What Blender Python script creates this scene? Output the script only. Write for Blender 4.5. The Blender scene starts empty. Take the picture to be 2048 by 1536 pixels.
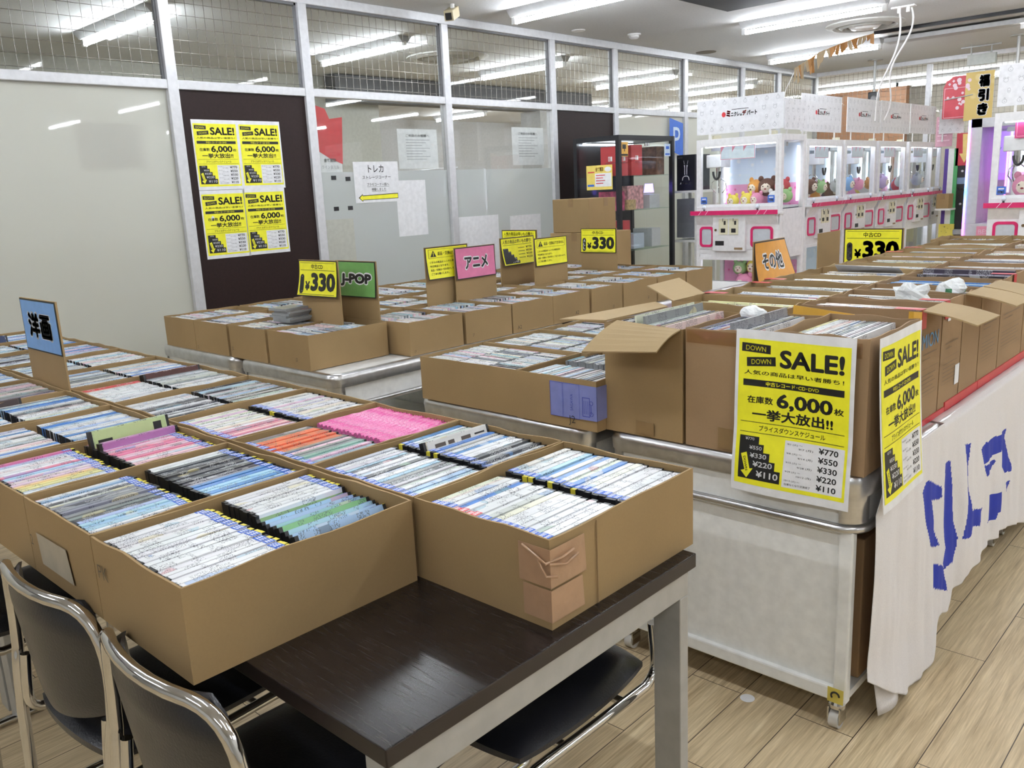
import bpy, bmesh, math, random
from mathutils import Vector, Matrix, noise as mnoise
random.seed(7)
PI=math.pi
SC=bpy.context.scene
COL=SC.collection
# ------------------------------------------------------------------ camera
CAMH=1.395
F_,YAW,PIT,ROL=1701.959,-0.756714,-0.2228684,-0.0472181
fw=Vector((math.cos(PIT)*math.sin(YAW),math.cos(PIT)*math.cos(YAW),math.sin(PIT)))
r0=Vector((math.cos(YAW),-math.sin(YAW),0)); u0=r0.cross(fw)
rr=r0*math.cos(ROL)+u0*math.sin(ROL); uu=-r0*math.sin(ROL)+u0*math.cos(ROL)
cam=bpy.data.cameras.new('camera'); cam.sensor_width=36; cam.lens=F_/2048*36; cam.clip_start=.02; cam.clip_end=100
co=bpy.data.objects.new('camera',cam); COL.objects.link(co)
co.matrix_world=Matrix(((rr.x,uu.x,-fw.x,0),(rr.y,uu.y,-fw.y,0),(rr.z,uu.z,-fw.z,CAMH),(0,0,0,1)))
SC.camera=co
# ------------------------------------------------------------------ world, light levels, exposure
TUBE=46.0        # emission strength of every fluorescent tube
w=bpy.data.worlds.new('world'); SC.world=w; w.use_nodes=True
w.node_tree.nodes['Background'].inputs[0].default_value=(.9,.95,1,1)
w.node_tree.nodes['Background'].inputs[1].default_value=.25
SC.view_settings.view_transform='Standard'; SC.view_settings.look='None'
SC.view_settings.exposure=.98; SC.view_settings.gamma=1.0; SC.view_settings.use_curve_mapping=False
SC.cycles.use_denoising=True
SC.cycles.max_bounces=10; SC.cycles.transparent_max_bounces=16; SC.cycles.sample_clamp_indirect=6
# ------------------------------------------------------------------ materials
MATS={}
class NT:
    def __init__(s,name):
        s.m=bpy.data.materials.new(name); s.m.use_nodes=True; s.t=s.m.node_tree; s.t.nodes.clear()
        s.out=s.n('ShaderNodeOutputMaterial')
    def n(s,typ,**kw):
        x=s.t.nodes.new(typ)
        for k,v in kw.items(): setattr(x,k,v)
        return x
    def l(s,a,b): s.t.links.new(a,b)
    def math(s,op,a,b=None,c=None):
        x=s.n('ShaderNodeMath',operation=op)
        for i,v in enumerate((a,b,c)):
            if v is None: continue
            if isinstance(v,(int,float)): x.inputs[i].default_value=v
            else: s.l(v,x.inputs[i])
        return x.outputs[0]
    def mix(s,f,a,b,bt='MIX'):
        x=s.n('ShaderNodeMix',data_type='RGBA',blend_type=bt)
        for i,v in ((0,f),(6,a),(7,b)):
            if isinstance(v,(int,float)): x.inputs[i].default_value=v
            elif isinstance(v,tuple): x.inputs[i].default_value=v if len(v)==4 else (*v,1)
            else: s.l(v,x.inputs[i])
        return x.outputs[2]
    def noise(s,vec,scale,detail=2,rough=.5,w=None):
        x=s.n('ShaderNodeTexNoise'); x.inputs['Scale'].default_value=scale; x.inputs['Detail'].default_value=detail; x.inputs['Roughness'].default_value=rough
        if vec is not None: s.l(vec,x.inputs['Vector'])
        return x.outputs[0]
    def comb(s,a,b,c):
        x=s.n('ShaderNodeCombineXYZ')
        for i,v in enumerate((a,b,c)):
            if isinstance(v,(int,float)): x.inputs[i].default_value=v
            else: s.l(v,x.inputs[i])
        return x.outputs[0]
    def ramp(s,fac,stops,const=False):
        x=s.n('ShaderNodeValToRGB'); e=x.color_ramp.elements
        if const: x.color_ramp.interpolation='CONSTANT'
        while len(e)<len(stops): e.new(.5)
        for el,(p,c) in zip(e,stops): el.position=p; el.color=(*c,1)
        s.l(fac,x.inputs[0]); return x.outputs[0]
    def prin(s,col,rough=.5,metal=0,bump=None,spec=.5,coat=0):
        b=s.n('ShaderNodeBsdfPrincipled')
        if isinstance(col,tuple): b.inputs['Base Color'].default_value=(*col[:3],1)
        else: s.l(col,b.inputs['Base Color'])
        if isinstance(rough,(int,float)): b.inputs['Roughness'].default_value=rough
        else: s.l(rough,b.inputs['Roughness'])
        b.inputs['Metallic'].default_value=metal; b.inputs['Specular IOR Level'].default_value=spec
        b.inputs['Coat Weight'].default_value=coat
        if bump is not None:
            h,st,d=bump; bp=s.n('ShaderNodeBump'); bp.inputs['Strength'].default_value=st; bp.inputs['Distance'].default_value=d
            s.l(h,bp.inputs['Height']); s.l(bp.outputs[0],b.inputs['Normal'])
        return b
    def fin(s,sh):
        s.l(sh.outputs[0] if hasattr(sh,'outputs') else sh,s.out.inputs[0]); return s.m
def M(name,col,rough=.5,metal=0,var=.06,scale=30,bump=0,spec=.5):
    """plain procedural material: colour with a slight noise variation"""
    if name in MATS: return MATS[name]
    t=NT(name); tc=t.n('ShaderNodeTexCoord'); nz=t.noise(tc.outputs['Object'],scale,3)
    lo=tuple(c*(1-var) for c in col); hi=tuple(min(1,c*(1+var)) for c in col)
    c=t.ramp(nz,[(.3,lo),(.7,hi)])
    MATS[name]=t.fin(t.prin(c,rough,metal,(nz,bump,.004) if bump else None,spec)); return MATS[name]
def E(name,col,s):
    if name in MATS: return MATS[name]
    t=NT(name); e=t.n('ShaderNodeEmission'); e.inputs[0].default_value=(*col,1); e.inputs[1].default_value=s
    MATS[name]=t.fin(e); return MATS[name]
def GLASS(name,tint=(.97,.98,.97),fac=.55,rough=.02,film=0,filmcol=(.7,.7,.66)):
    """thin pane: see-through + fresnel reflection (+ a frosted film share)"""
    if name in MATS: return MATS[name]
    t=NT(name); tr=t.n('ShaderNodeBsdfTransparent'); tr.inputs[0].default_value=(*tint,1)
    gl=t.n('ShaderNodeBsdfGlossy'); gl.inputs['Roughness'].default_value=rough
    lw=t.n('ShaderNodeLayerWeight'); lw.inputs[0].default_value=.5
    f=t.math('MULTIPLY',t.math('ADD',t.math('MULTIPLY',t.math('POWER',lw.outputs['Facing'],5),.85),.045),fac*2)
    base=tr.outputs[0]
    if film:
        di=t.n('ShaderNodeBsdfDiffuse'); di.inputs[0].default_value=(*filmcol,1)
        tl=t.n('ShaderNodeBsdfTranslucent'); tl.inputs[0].default_value=(*filmcol,1)
        a=t.n('ShaderNodeMixShader'); a.inputs[0].default_value=.45; t.l(di.outputs[0],a.inputs[1]); t.l(tl.outputs[0],a.inputs[2])
        b=t.n('ShaderNodeMixShader'); b.inputs[0].default_value=film; t.l(tr.outputs[0],b.inputs[1]); t.l(a.outputs[0],b.inputs[2]); base=b.outputs[0]
    m=t.n('ShaderNodeMixShader'); t.l(f,m.inputs[0]); t.l(base,m.inputs[1]); t.l(gl.outputs[0],m.inputs[2])
    MATS[name]=t.fin(m); return MATS[name]
def mk_cardboard(name,col):
    t=NT(name); tc=t.n('ShaderNodeTexCoord'); g=t.n('ShaderNodeNewGeometry')
    n1=t.noise(g.outputs['Position'],3.5,3); n2=t.noise(tc.outputs['Object'],220,2)
    c=t.mix(.75,t.ramp(n1,[(.3,tuple(x*.88 for x in col)),(.7,tuple(x*1.1 for x in col))]),t.ramp(n2,[(.25,tuple(x*.93 for x in col)),(.75,tuple(x*1.06 for x in col))]))
    c2=t.mix(.5,t.ramp(n1,[(.3,tuple(x*.88 for x in col)),(.7,tuple(x*1.1 for x in col))]),c)
    MATS[name]=t.fin(t.prin(c2,.72,0,(n1,.15,.01),.25)); return MATS[name]
CARD=mk_cardboard('cardboard',(.335,.225,.108))
CARD2=mk_cardboard('cardboard_pale',(.40,.29,.155))
CARD3=mk_cardboard('cardboard_rosy',(.33,.215,.118))
TAPE=M('brown_tape',(.27,.17,.075),.3); TAPEP=M('tan_tape',(.42,.255,.15),.28,bump=.3,scale=40)
RED=M('red_tape',(.55,.03,.04),.35)
WHITE=M('white_paint',(.84,.84,.82),.35); WHITE2=M('white_plastic',(.82,.81,.80),.3)
PAPER=M('white_paper',(.84,.84,.86),.6); YELLOW=M('yellow_print',(.95,.90,.03),.45); BLACK=M('black_ink',(.012,.012,.012),.5)
ALU=M('brushed_aluminium',(.62,.62,.63),.28,1,var=.1); CHROME=M('chrome',(.62,.61,.60),.06,1,var=.01)
GREYMET=M('silver_paint',(.42,.42,.41),.4,.3); BLKM=M('black_metal',(.012,.012,.015),.3); BLKP=M('black_plastic',(.015,.015,.017),.35)
LEATHER=M('black_vinyl',(.012,.012,.016),.32,bump=.15,scale=250)
BROWN=M('brown_laminate',(.022,.0105,.0095),.5,var=.12,scale=60,spec=.25)
FRAME=M('frame_aluminium',(.66,.66,.68),.4,.25)
PINK=M('pink_trim',(.62,.02,.13),.3); PINKP=M('pink_print',(.80,.30,.42),.5); REDP=M('red_print',(.62,.05,.06),.5)
BLUEP=M('blue_print',(.05,.16,.62),.5); GREENP=M('green_print',(.17,.40,.11),.5); ORANGEP=M('orange_print',(.74,.33,.04),.45)
SKY=M('sky_blue_print',(.20,.40,.75),.45); ROSE=M('rose_print',(.72,.20,.36),.45); GREY=M('grey_plastic',(.33,.33,.34),.5)
INK=M('grey_ink',(.42,.42,.45),.6); GOLD=M('gold_print',(.60,.42,.10),.4); LILAC=M('lilac_print',(.22,.25,.55),.4)
GL=GLASS('clear_glass'); GLM=GLASS('machine_glass',fac=.25)
FROST=GLASS('frosted_pane',fac=.5,film=.90,filmcol=(.83,.83,.77)); FROST2=GLASS('frosted_film',fac=.4,film=.72,filmcol=(.74,.77,.77))
def mk_floor():
    t=NT('oak_planks'); g=t.n('ShaderNodeNewGeometry'); sp=t.n('ShaderNodeSeparateXYZ'); t.l(g.outputs['Position'],sp.inputs[0])
    v=t.comb(t.math('ADD',sp.outputs[1],20.13),t.math('ADD',sp.outputs[0],20.923),0)
    br=t.n('ShaderNodeTexBrick'); t.l(v,br.inputs['Vector']); br.offset=.37; br.offset_frequency=2
    for k,x in (('Scale',1),('Mortar Size',.0013),('Mortar Smooth',.1),('Brick Width',.92),('Row Height',.1555)): br.inputs[k].default_value=x
    br.inputs['Color1'].default_value=(0,0,0,1); br.inputs['Color2'].default_value=(1,1,1,1); br.inputs['Mortar'].default_value=(.5,.5,.5,1)
    bw=t.n('ShaderNodeRGBToBW'); t.l(br.outputs['Color'],bw.inputs[0])
    gv=t.comb(t.math('MULTIPLY',sp.outputs[0],42),t.math('MULTIPLY',sp.outputs[1],2.2),t.math('MULTIPLY',bw.outputs[0],37))
    gr=t.noise(gv,1.6,6,.62)
    gv2=t.comb(t.math('MULTIPLY',sp.outputs[0],150),t.math('MULTIPLY',sp.outputs[1],5),t.math('MULTIPLY',bw.outputs[0],11))
    g2=t.noise(gv2,1.5,3,.6)
    c=t.ramp(gr,[(.25,(.22,.14,.07)),(.42,(.48,.36,.205)),(.56,(.66,.52,.32)),(.75,(.86,.73,.49))])
    c=t.mix(.35,c,t.ramp(g2,[(.3,(.24,.15,.08)),(.7,(.88,.73,.48))]))
    c=t.mix(t.math('MULTIPLY',bw.outputs[0],.28),c,(.76,.61,.40))
    c=t.mix(br.outputs['Fac'],c,(.05,.032,.018))
    return t.fin(t.prin(c,.38,0,(g2,.12,.002),.4))
FLOOR=mk_floor()
def mk_ceiling():
    t=NT('ceiling_paint'); g=t.n('ShaderNodeNewGeometry'); n1=t.noise(g.outputs['Position'],1.4,3); n2=t.noise(g.outputs['Position'],60,3)
    c=t.mix(.5,t.ramp(n1,[(.3,(.60,.60,.60)),(.7,(.68,.68,.67))]),t.ramp(n2,[(.3,(.57,.57,.57)),(.7,(.69,.69,.69))]))
    return t.fin(t.prin(c,.85))
CEIL=mk_ceiling()
def mk_table():
    t=NT('dark_wood_table'); g=t.n('ShaderNodeNewGeometry'); sp=t.n('ShaderNodeSeparateXYZ'); t.l(g.outputs['Position'],sp.inputs[0])
    n=t.noise(t.comb(t.math('MULTIPLY',sp.outputs[0],9),t.math('MULTIPLY',sp.outputs[1],210),sp.outputs[2]),1.5,4,.6)
    c=t.ramp(n,[(.3,(.010,.007,.0065)),(.7,(.016,.011,.010))])
    return t.fin(t.prin(c,t.ramp(n,[(.3,(.20,.20,.20)),(.7,(.30,.30,.30))]),0,(n,.10,.001),.5))
TABLE=mk_table()
def mk_spine(name,bulk):
    """printed sleeve: u runs along the spine (m), the rest comes from the item's own colour and a random number"""
    t=NT(name); uv=t.n('ShaderNodeUVMap'); uv.uv_map='UVMap'; sp=t.n('ShaderNodeSeparateXYZ'); t.l(uv.outputs[0],sp.inputs[0])
    if bulk:
        at=t.n('ShaderNodeAttribute'); at.attribute_name='col'; base=at.outputs['Color']; rnd=at.outputs['Alpha']
    else:
        oi=t.n('ShaderNodeObjectInfo'); base=oi.outputs['Color']; rnd=oi.outputs['Random']
    U,V=sp.outputs[0],sp.outputs[1]
    r100=t.math('MULTIPLY',rnd,143.7)
    area=t.noise(t.comb(t.math('MULTIPLY',U,13),t.math('MULTIPLY',V,13),r100),1,1)
    pal=t.ramp(t.math('FRACT',t.math('MULTIPLY',rnd,57.31)),[(0,(.75,.78,.8)),(.22,(.10,.28,.62)),(.40,(.80,.80,.76)),(.52,(.70,.25,.28)),(.62,(.28,.50,.62)),(.74,(.03,.03,.04)),(.86,(.75,.66,.35)),(.93,(.25,.42,.28))],True)
    c=t.mix(t.math('MULTIPLY',t.math('GREATER_THAN',area,.63),.5),base,pal)
    blk=t.math('GREATER_THAN',t.noise(t.comb(t.math('MULTIPLY',U,34),0,t.math('ADD',r100,3.3)),1,0),.52)
    gly=t.math('GREATER_THAN',t.noise(t.comb(t.math('MULTIPLY',U,520),t.math('MULTIPLY',V,330),r100),1,1),.545)
    bw=t.n('ShaderNodeRGBToBW'); t.l(c,bw.inputs[0])
    ink=t.mix(t.math('GREATER_THAN',bw.outputs[0],.22),(.75,.76,.78),(.06,.06,.09))
    c=t.mix(t.math('MULTIPLY',t.math('MULTIPLY',blk,gly),.68),c,ink)
    return t.fin(t.prin(c,.28,0,None,.5))
SPINE=mk_spine('printed_sleeve',False); SPINEB=mk_spine('printed_sleeve_bulk',True)
def mk_wrap():
    t=NT('pink_shrink_wrap'); tc=t.n('ShaderNodeTexCoord'); n=t.noise(tc.outputs['Object'],70,4,.7)
    c=t.ramp(n,[(.35,(.78,.12,.38)),(.6,(.85,.28,.52)),(.75,(.92,.62,.76))])
    return t.fin(t.prin(c,.16,0,(n,.8,.006),.6))
WRAP=mk_wrap()
# ------------------------------------------------------------------ mesh helpers
class MB:
    def __init__(s): s.v=[];s.f=[];s.m=[];s.uv={};s.col={}
    def add(s,vs,fs,mi=0):
        o=len(s.v); s.v+= [tuple(v) for v in vs]
        for f in fs: s.f.append(tuple(i+o for i in f)); s.m.append(mi)
        return s
    def box(s,x0,y0,z0,x1,y1,z1,mi=0,R=None,c=None):
        vs=[(x,y,z) for x in (x0,x1) for y in (y0,y1) for z in (z0,z1)]
        if R is not None:
            c=Vector(c) if c is not None else Vector(((x0+x1)/2,(y0+y1)/2,(z0+z1)/2)); vs=[R@(Vector(v)-c)+c for v in vs]
        return s.add(vs,[(0,1,3,2),(4,6,7,5),(0,4,5,1),(2,3,7,6),(0,2,6,4),(1,5,7,3)],mi)
    def quad(s,a,b,c,d,mi=0): return s.add([a,b,c,d],[(0,1,2,3)],mi)
    def slab(s,q,th,mi=0):
        """quad q (4 points) given thickness th along its normal"""
        q=[Vector(p) for p in q]; n=(q[1]-q[0]).cross(q[3]-q[0]).normalized()*th
        vs=q+[p-n for p in q]
        return s.add(vs,[(0,1,2,3),(7,6,5,4),(0,4,5,1),(1,5,6,2),(2,6,7,3),(3,7,4,0)],mi)
    def cyl(s,a,b,ra,rb=None,n=16,mi=0,caps=True):
        a,b=Vector(a),Vector(b); rb=ra if rb is None else rb; d=(b-a).normalized()
        u=d.orthogonal().normalized(); v=d.cross(u)
        vs=[a+(u*math.cos(2*PI*i/n)+v*math.sin(2*PI*i/n))*ra for i in range(n)]+[b+(u*math.cos(2*PI*i/n)+v*math.sin(2*PI*i/n))*rb for i in range(n)]
        fs=[(i,(i+1)%n,n+(i+1)%n,n+i) for i in range(n)]
        if caps: fs+=[tuple(range(n-1,-1,-1)),tuple(range(n,2*n))]
        return s.add(vs,fs,mi)
    def tube(s,pts,r,n=10,mi=0,closed=False):
        P=[Vector(p) for p in pts]; N=len(P); rings=[]; pu=None
        for i in range(N):
            a=P[i-1] if (i>0 or closed) else P[0]; b=P[(i+1)%N] if (i<N-1 or closed) else P[-1]
            d=(b-a).normalized()
            if pu is None: pu=d.orthogonal().normalized()
            u=(pu-d*pu.dot(d)).normalized(); v=d.cross(u); pu=u
            rings.append([P[i]+(u*math.cos(2*PI*k/n)+v*math.sin(2*PI*k/n))*r for k in range(n)])
        vs=[p for ring in rings for p in ring]; fs=[]
        for i in range(N if closed else N-1):
            j=(i+1)%N
            for k in range(n): fs.append((i*n+k,i*n+(k+1)%n,j*n+(k+1)%n,j*n+k))
        if not closed: fs+=[tuple(range(n-1,-1,-1)),tuple((N-1)*n+k for k in range(n))]
        return s.add(vs,fs,mi)
    def sph(s,c,r,nu=16,nv=10,mi=0,R=None):
        r=(r,r,r) if isinstance(r,(int,float)) else r; vs=[];fs=[]; c=Vector(c)
        for j in range(nv+1):
            th=PI*j/nv
            for i in range(nu):
                ph=2*PI*i/nu; p=Vector((r[0]*math.sin(th)*math.cos(ph),r[1]*math.sin(th)*math.sin(ph),r[2]*math.cos(th)))
                vs.append((R@p if R is not None else p)+c)
        for j in range(nv):
            for i in range(nu): fs.append((j*nu+i,(j+1)*nu+i,(j+1)*nu+(i+1)%nu,j*nu+(i+1)%nu))
        return s.add(vs,fs,mi)
    def prism(s,poly,z0,z1,mi=0,fn=None):
        fn=fn or (lambda x,y,z:(x,y,z)); n=len(poly)
        vs=[fn(x,y,z0) for x,y in poly]+[fn(x,y,z1) for x,y in poly]
        fs=[tuple(range(n-1,-1,-1)),tuple(range(n,2*n))]+[(i,(i+1)%n,n+(i+1)%n,n+i) for i in range(n)]
        return s.add(vs,fs,mi)
    def lathe(s,prof,c=(0,0,0),n=24,mi=0):
        vs=[];fs=[]
        for r,z in prof:
            for i in range(n): vs.append((c[0]+r*math.cos(2*PI*i/n),c[1]+r*math.sin(2*PI*i/n),c[2]+z))
        for j in range(len(prof)-1):
            for i in range(n): fs.append((j*n+i,j*n+(i+1)%n,(j+1)*n+(i+1)%n,(j+1)*n+i))
        return s.add(vs,fs,mi)
def obj(name,mb,mats,parent=None,smooth=False,bevel=0,group=None):
    me=bpy.data.meshes.new(name); me.from_pydata(mb.v,[],mb.f)
    mats=mats if isinstance(mats,(list,tuple)) else [mats]
    for m in mats: me.materials.append(m)
    if len(mats)>1: me.polygons.foreach_set('material_index',mb.m)
    if smooth: me.polygons.foreach_set('use_smooth',[True]*len(mb.f))
    if mb.uv:
        ul=me.uv_layers.new(name='UVMap')
        for pi,p in enumerate(me.polygons):
            if pi in mb.uv:
                for li,u in zip(p.loop_indices,mb.uv[pi]): ul.data[li].uv=u
    if mb.col:
        ca=me.attributes.new('col','FLOAT_COLOR','CORNER')
        for pi,p in enumerate(me.polygons):
            c=mb.col.get(pi,(0,0,0,0))
            for li in p.loop_indices: ca.data[li].color=c
    me.update(); me.validate()
    o=bpy.data.objects.new(name,me); COL.objects.link(o)
    if parent is not None: o.parent=parent
    if smooth:
        es=o.modifiers.new('split','EDGE_SPLIT'); es.split_angle=.75
    if bevel:
        b=o.modifiers.new('bevel','BEVEL'); b.width=bevel; b.segments=2; b.limit_method='ANGLE'; b.angle_limit=.7
    return o
def tag(o,label,cat,group=None):
    o['label']=label; o['category']=cat
    if group: o['group']=group
    return o
def thing(name,label,cat,loc=(0,0,0),rz=0,group=None):
    o=bpy.data.objects.new(name,None); COL.objects.link(o); o.location=loc; o.rotation_euler=(0,0,rz); o.empty_display_size=.05
    return tag(o,label,cat,group)
def struct(name,mb,mats,parent=None,**k):
    o=obj(name,mb,mats,parent,**k); o['kind']='structure'; return o
def dup(root,loc,rz=0,label=None,group=None,rot=None):
    r=root.copy(); COL.objects.link(r); r.location=loc; r.rotation_euler=rot or (0,0,rz)
    if label: r['label']=label
    if group: r['group']=group
    for ch in list(root.children):
        c=ch.copy(); COL.objects.link(c); c.parent=r
        for g in list(ch.children):
            d=g.copy(); COL.objects.link(d); d.parent=c
    return r
ORD=['first','second','third','fourth','fifth','sixth','seventh','eighth','ninth','tenth','eleventh','twelfth','thirteenth','fourteenth','fifteenth','sixteenth','seventeenth','eighteenth','nineteenth','twentieth']+['twenty-'+x for x in ('first','second','third','fourth','fifth','sixth','seventh','eighth','ninth')]+['thirtieth','thirty-first','thirty-second','thirty-third']
# ------------------------------------------------------------------ lettering: all strings become meshes once
STR=[('SALE!',.035),('DOWN',.01),('人気の商品は早い者勝ち！',.012),('中古レコード･CD･DVD',.03),('在庫数',.02),('6,000',.035),('枚',.02),('一挙大放出!!',.03),('プライスダウンスケジュール',.012),
 ('¥770',.02),('¥550',.02),('¥330',.02),('¥220',.02),('¥110',.02),('9/1 (火) ～',.0),('9/7 (月)',.0),('9/8 (火) ～',.0),('9/14 (月)',.0),('9/15 (火) ～',.0),('9/28 (月)',.0),('9/29 (火) ～',.0),('10/12 (月)',.0),('10/13 (火) ～',.0),('在庫なくなり次第終了',.0),
 ('洋画',.024),('洋画',.075),('J-POP',.06),('J-POP',.12),('アニメ',.04),('アニメ',.095),('その他',.028),('その他',.08),('中古CD',.02),('330',.055),('¥',.05),('A',.03),('L',.03),
 ('返品・交換はできません',.02),('こちらの商品は レンタル使用済の',.02),('中古商品となります。',.02),('返品・交換は一切お受けしておりませんので、',.02),('ご了承お願いします。',.02),('!',.05),('人気の商品は早いもの勝ち!',.02),
 ('トレカ',.01),('ストレージコーナー',.01),('プラモコーナー前へ',.005),('移動しました',.005),('SAGAWA',.003),('J2',-.01),('J1',-.01),('A2',-.01),('PK',-.01),('2',-.01),('MION',.003),
 ('ミ',.07),('ニクレ',.05),('の',.05),('デ',.06),('パート',.05),('SONY',.02),('PS5',.03),('福',.06),('引',.06),('き',.06),('福',.12),('引',.12),('き',.12),('BEST',.003),('GAME',.003),('MEDAL',.02),('MEDIA',.0),('100',.05),('DMM',.0),('SWITCH',.02),('P',.003),('ご来店のお客様へ',.01),('商品の受取は',.0),('全て買取',.02),('ライン友だち',.0)]
TXT={}
def bake_text():
    obs=[]
    for s,off in STR:
        if (s,off) in TXT: continue
        cu=bpy.data.curves.new('t','FONT'); cu.body=s; cu.size=1; cu.resolution_u=3; cu.fill_mode='FRONT'; cu.offset=min(0,off)
        o=bpy.data.objects.new('t',cu); COL.objects.link(o); obs.append((s,off,o))
    dg=bpy.context.evaluated_depsgraph_get()
    for s,off,o in obs:
        me=bpy.data.meshes.new_from_object(o.evaluated_get(dg))
        vs=[(v.co.x,v.co.y) for v in me.vertices]; fs=[tuple(p.vertices) for p in me.polygons]
        if not vs: vs=[(0,0),(1,0),(1,1)]; fs=[]
        if off>.004:
            b=list(vs); bf=list(fs); N=len(b)
            for k in range(8):
                dx,dy=off*math.cos(k*PI/4),off*math.sin(k*PI/4); o_=len(vs); vs+=[(x+dx,y+dy) for x,y in b]; fs+=[tuple(i+o_ for i in f) for f in bf]
        xs=[v[0] for v in vs]; ys=[v[1] for v in vs]; x0,x1,y0,y1=min(xs),max(xs),min(ys),max(ys)
        TXT[(s,off)]=([((x-x0)/max(1e-6,x1-x0),(y-y0)/max(1e-6,y1-y0)) for x,y in vs],fs,(x1-x0)/max(1e-6,(y1-y0)))
        bpy.data.meshes.remove(me)
    for s,off,o in obs:
        cu=o.data; bpy.data.objects.remove(o); bpy.data.curves.remove(cu)
    for c in list(bpy.data.curves): bpy.data.curves.remove(c)
bake_text()
def put(mb,key,x0,y0,x1,y1,fn,wz=0,rot=0,grow=0,mi=0):
    """lay string `key` into the rectangle, through fn(x,y,w) -> point"""
    vs,fs,_=TXT[key]; cx,cy=(x0+x1)/2,(y0+y1)/2; c,s=math.cos(rot),math.sin(rot); out=[]
    for u,v in vs:
        x=x0-grow+(x1-x0+2*grow)*u-cx; y=y0-grow+(y1-y0+2*grow)*v-cy
        out.append(fn(cx+x*c-y*s,cy+x*s+y*c,wz))
    mb.add(out,fs,mi)
def rect(mb,x0,y0,x1,y1,fn,wz,mi=0,rot=0,nx=1,ny=1):
    cx,cy=(x0+x1)/2,(y0+y1)/2; c,s=math.cos(rot),math.sin(rot)
    vs=[]
    for j in range(ny+1):
        for i in range(nx+1):
            x=x0+(x1-x0)*i/nx-cx; y=y0+(y1-y0)*j/ny-cy; vs.append(fn(cx+x*c-y*s,cy+x*s+y*c,wz))
    mb.add(vs,[(j*(nx+1)+i,j*(nx+1)+i+1,(j+1)*(nx+1)+i+1,(j+1)*(nx+1)+i) for j in range(ny) for i in range(nx)],mi)
def pol(mb,pts,fn,wz,mi=0): mb.add([fn(x,y,wz) for x,y in pts],[tuple(range(len(pts)))],mi)
def frame_ln(mb,x0,y0,x1,y1,t,fn,wz,mi=0):
    rect(mb,x0,y0,x1,y0+t,fn,wz,mi); rect(mb,x0,y1-t,x1,y1,fn,wz,mi); rect(mb,x0,y0+t,x0+t,y1-t,fn,wz,mi); rect(mb,x1-t,y0+t,x1,y1-t,fn,wz,mi)
def fn_x(x,y0,z0,sg=1):  # print on a plane facing +x: (u,v)->(y,z)
    return lambda u,v,w_:(x+w_,y0+u*sg,z0+v)
def fn_y(y,x0,z0):       # print on a plane facing -y: (u,v)->(x,z)
    return lambda u,v,w_:(x0+u,y-w_,z0+v)
# ------------------------------------------------------------------ the room shell
CZ=2.70; XW=-5.0; YQ=11.32
struct('floor',MB().box(-12,-4.5,-.1,4.5,15,0),FLOOR)
struct('ceiling',MB().box(-12,-4.5,CZ,4.5,15,CZ+.1),CEIL)
WALLP=M('wall_paint',(.66,.66,.63),.8); WALLW=M('white_wall',(.74,.74,.70),.8); WALLB=M('beige_wall',(.50,.46,.40),.8); WALLG=M('grey_wall',(.50,.50,.50),.8); DARKG=M('dark_grey',(.05,.05,.055),.7); WOODO=M('orange_wood_wall',(.24,.115,.055),.6)
struct('wall_right_unseen',MB().box(4.4,-4.5,0,4.5,15,CZ),WALLP)  # out of view, added to keep bounced light in the room
struct('wall_front_unseen',MB().box(-12,-4.5,0,4.5,-4.4,CZ),WALLP)  # unseen wall behind the camera, added to hold the bounce light
struct('wall_inner',MB().box(-8.3,-4.4,0,-8.1,6.55,CZ),M('far_wall_paint',(.56,.56,.51),.8))
struct('wall_far_left',MB().box(-12,-4.4,0,-11.9,15,CZ),WALLG)
struct('wall_back',MB().box(-12,14.9,0,4.5,15,CZ),WALLB)
struct('wall_back_panel',MB().box(-6.2,14.0,0,-4.75,14.12,CZ),WOODO)
struct('trim_beam',MB().box(-8.0,5.75,2.42,-7.8,10.2,2.69),M('shutter_grey',(.10,.10,.105),.6))
struct('trim_column',MB().box(-8.1,9.0,0,-7.75,9.35,2.42),WALLG)
# aluminium partition along the left side (x = XW) and across the back (y = YQ)
posts=[-2.4,-1.2,.0,1.25,2.51,3.45,4.705,5.965,6.88,8.12,9.35,10.26]
ti=1
for y in posts:
    struct('trim_%d'%ti,MB().box(XW-.035,y-.033,0,XW+.035,y+.033,CZ-.06),FRAME,bevel=.004); ti+=1
for z0,z1,nm in ((CZ-.06,CZ,'top'),(2.065,2.118,'mid'),(0,.07,'low')):
    struct('trim_%d'%ti,MB().box(XW-.03,-4.4,z0,XW+.03,YQ,z1),FRAME,bevel=.004); ti+=1
struct('trim_%d'%ti,MB().box(XW-.035,YQ-.035,0,XW+.035,YQ+.035,CZ),GREYMET); ti+=1
qx=[-3.585,-2.38,-1.2,0,1.2,2.4,3.6]
for x in qx:
    struct('trim_%d'%ti,MB().box(x-.03,YQ-.03,0,x+.03,YQ+.03,CZ-.06),FRAME,bevel=.004); ti+=1
for z0,z1 in ((CZ-.05,CZ),(0,.07)):
    struct('trim_%d'%ti,MB().box(XW,YQ-.03,z0,4.4,YQ+.03,z1),FRAME,bevel=.004); ti+=1
WIRE=M('grid_wire',(.20,.19,.17),.35,.8)
def grid(axis,c,a0,a1,z0,z1,step=.062,r=.0016):
    mb=MB(); n=int((a1-a0)/step); k=int((z1-z0)/step)
    P=(lambda a,z,o:(c+o,a,z)) if axis=='y' else (lambda a,z,o:(a,c+o,z))
    for i in range(1,n+1):
        a=a0+(a1-a0)*i/(n+1); mb.cyl(P(a,z0,0),P(a,z1,0),r,n=5,caps=False)
    for j in range(k):
        z=z0+.02+(z1-z0-.04)*j/(k-1); mb.cyl(P(a0,z,.004),P(a1,z,.004),r,n=5,caps=False)
    return mb
wi=1
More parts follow.
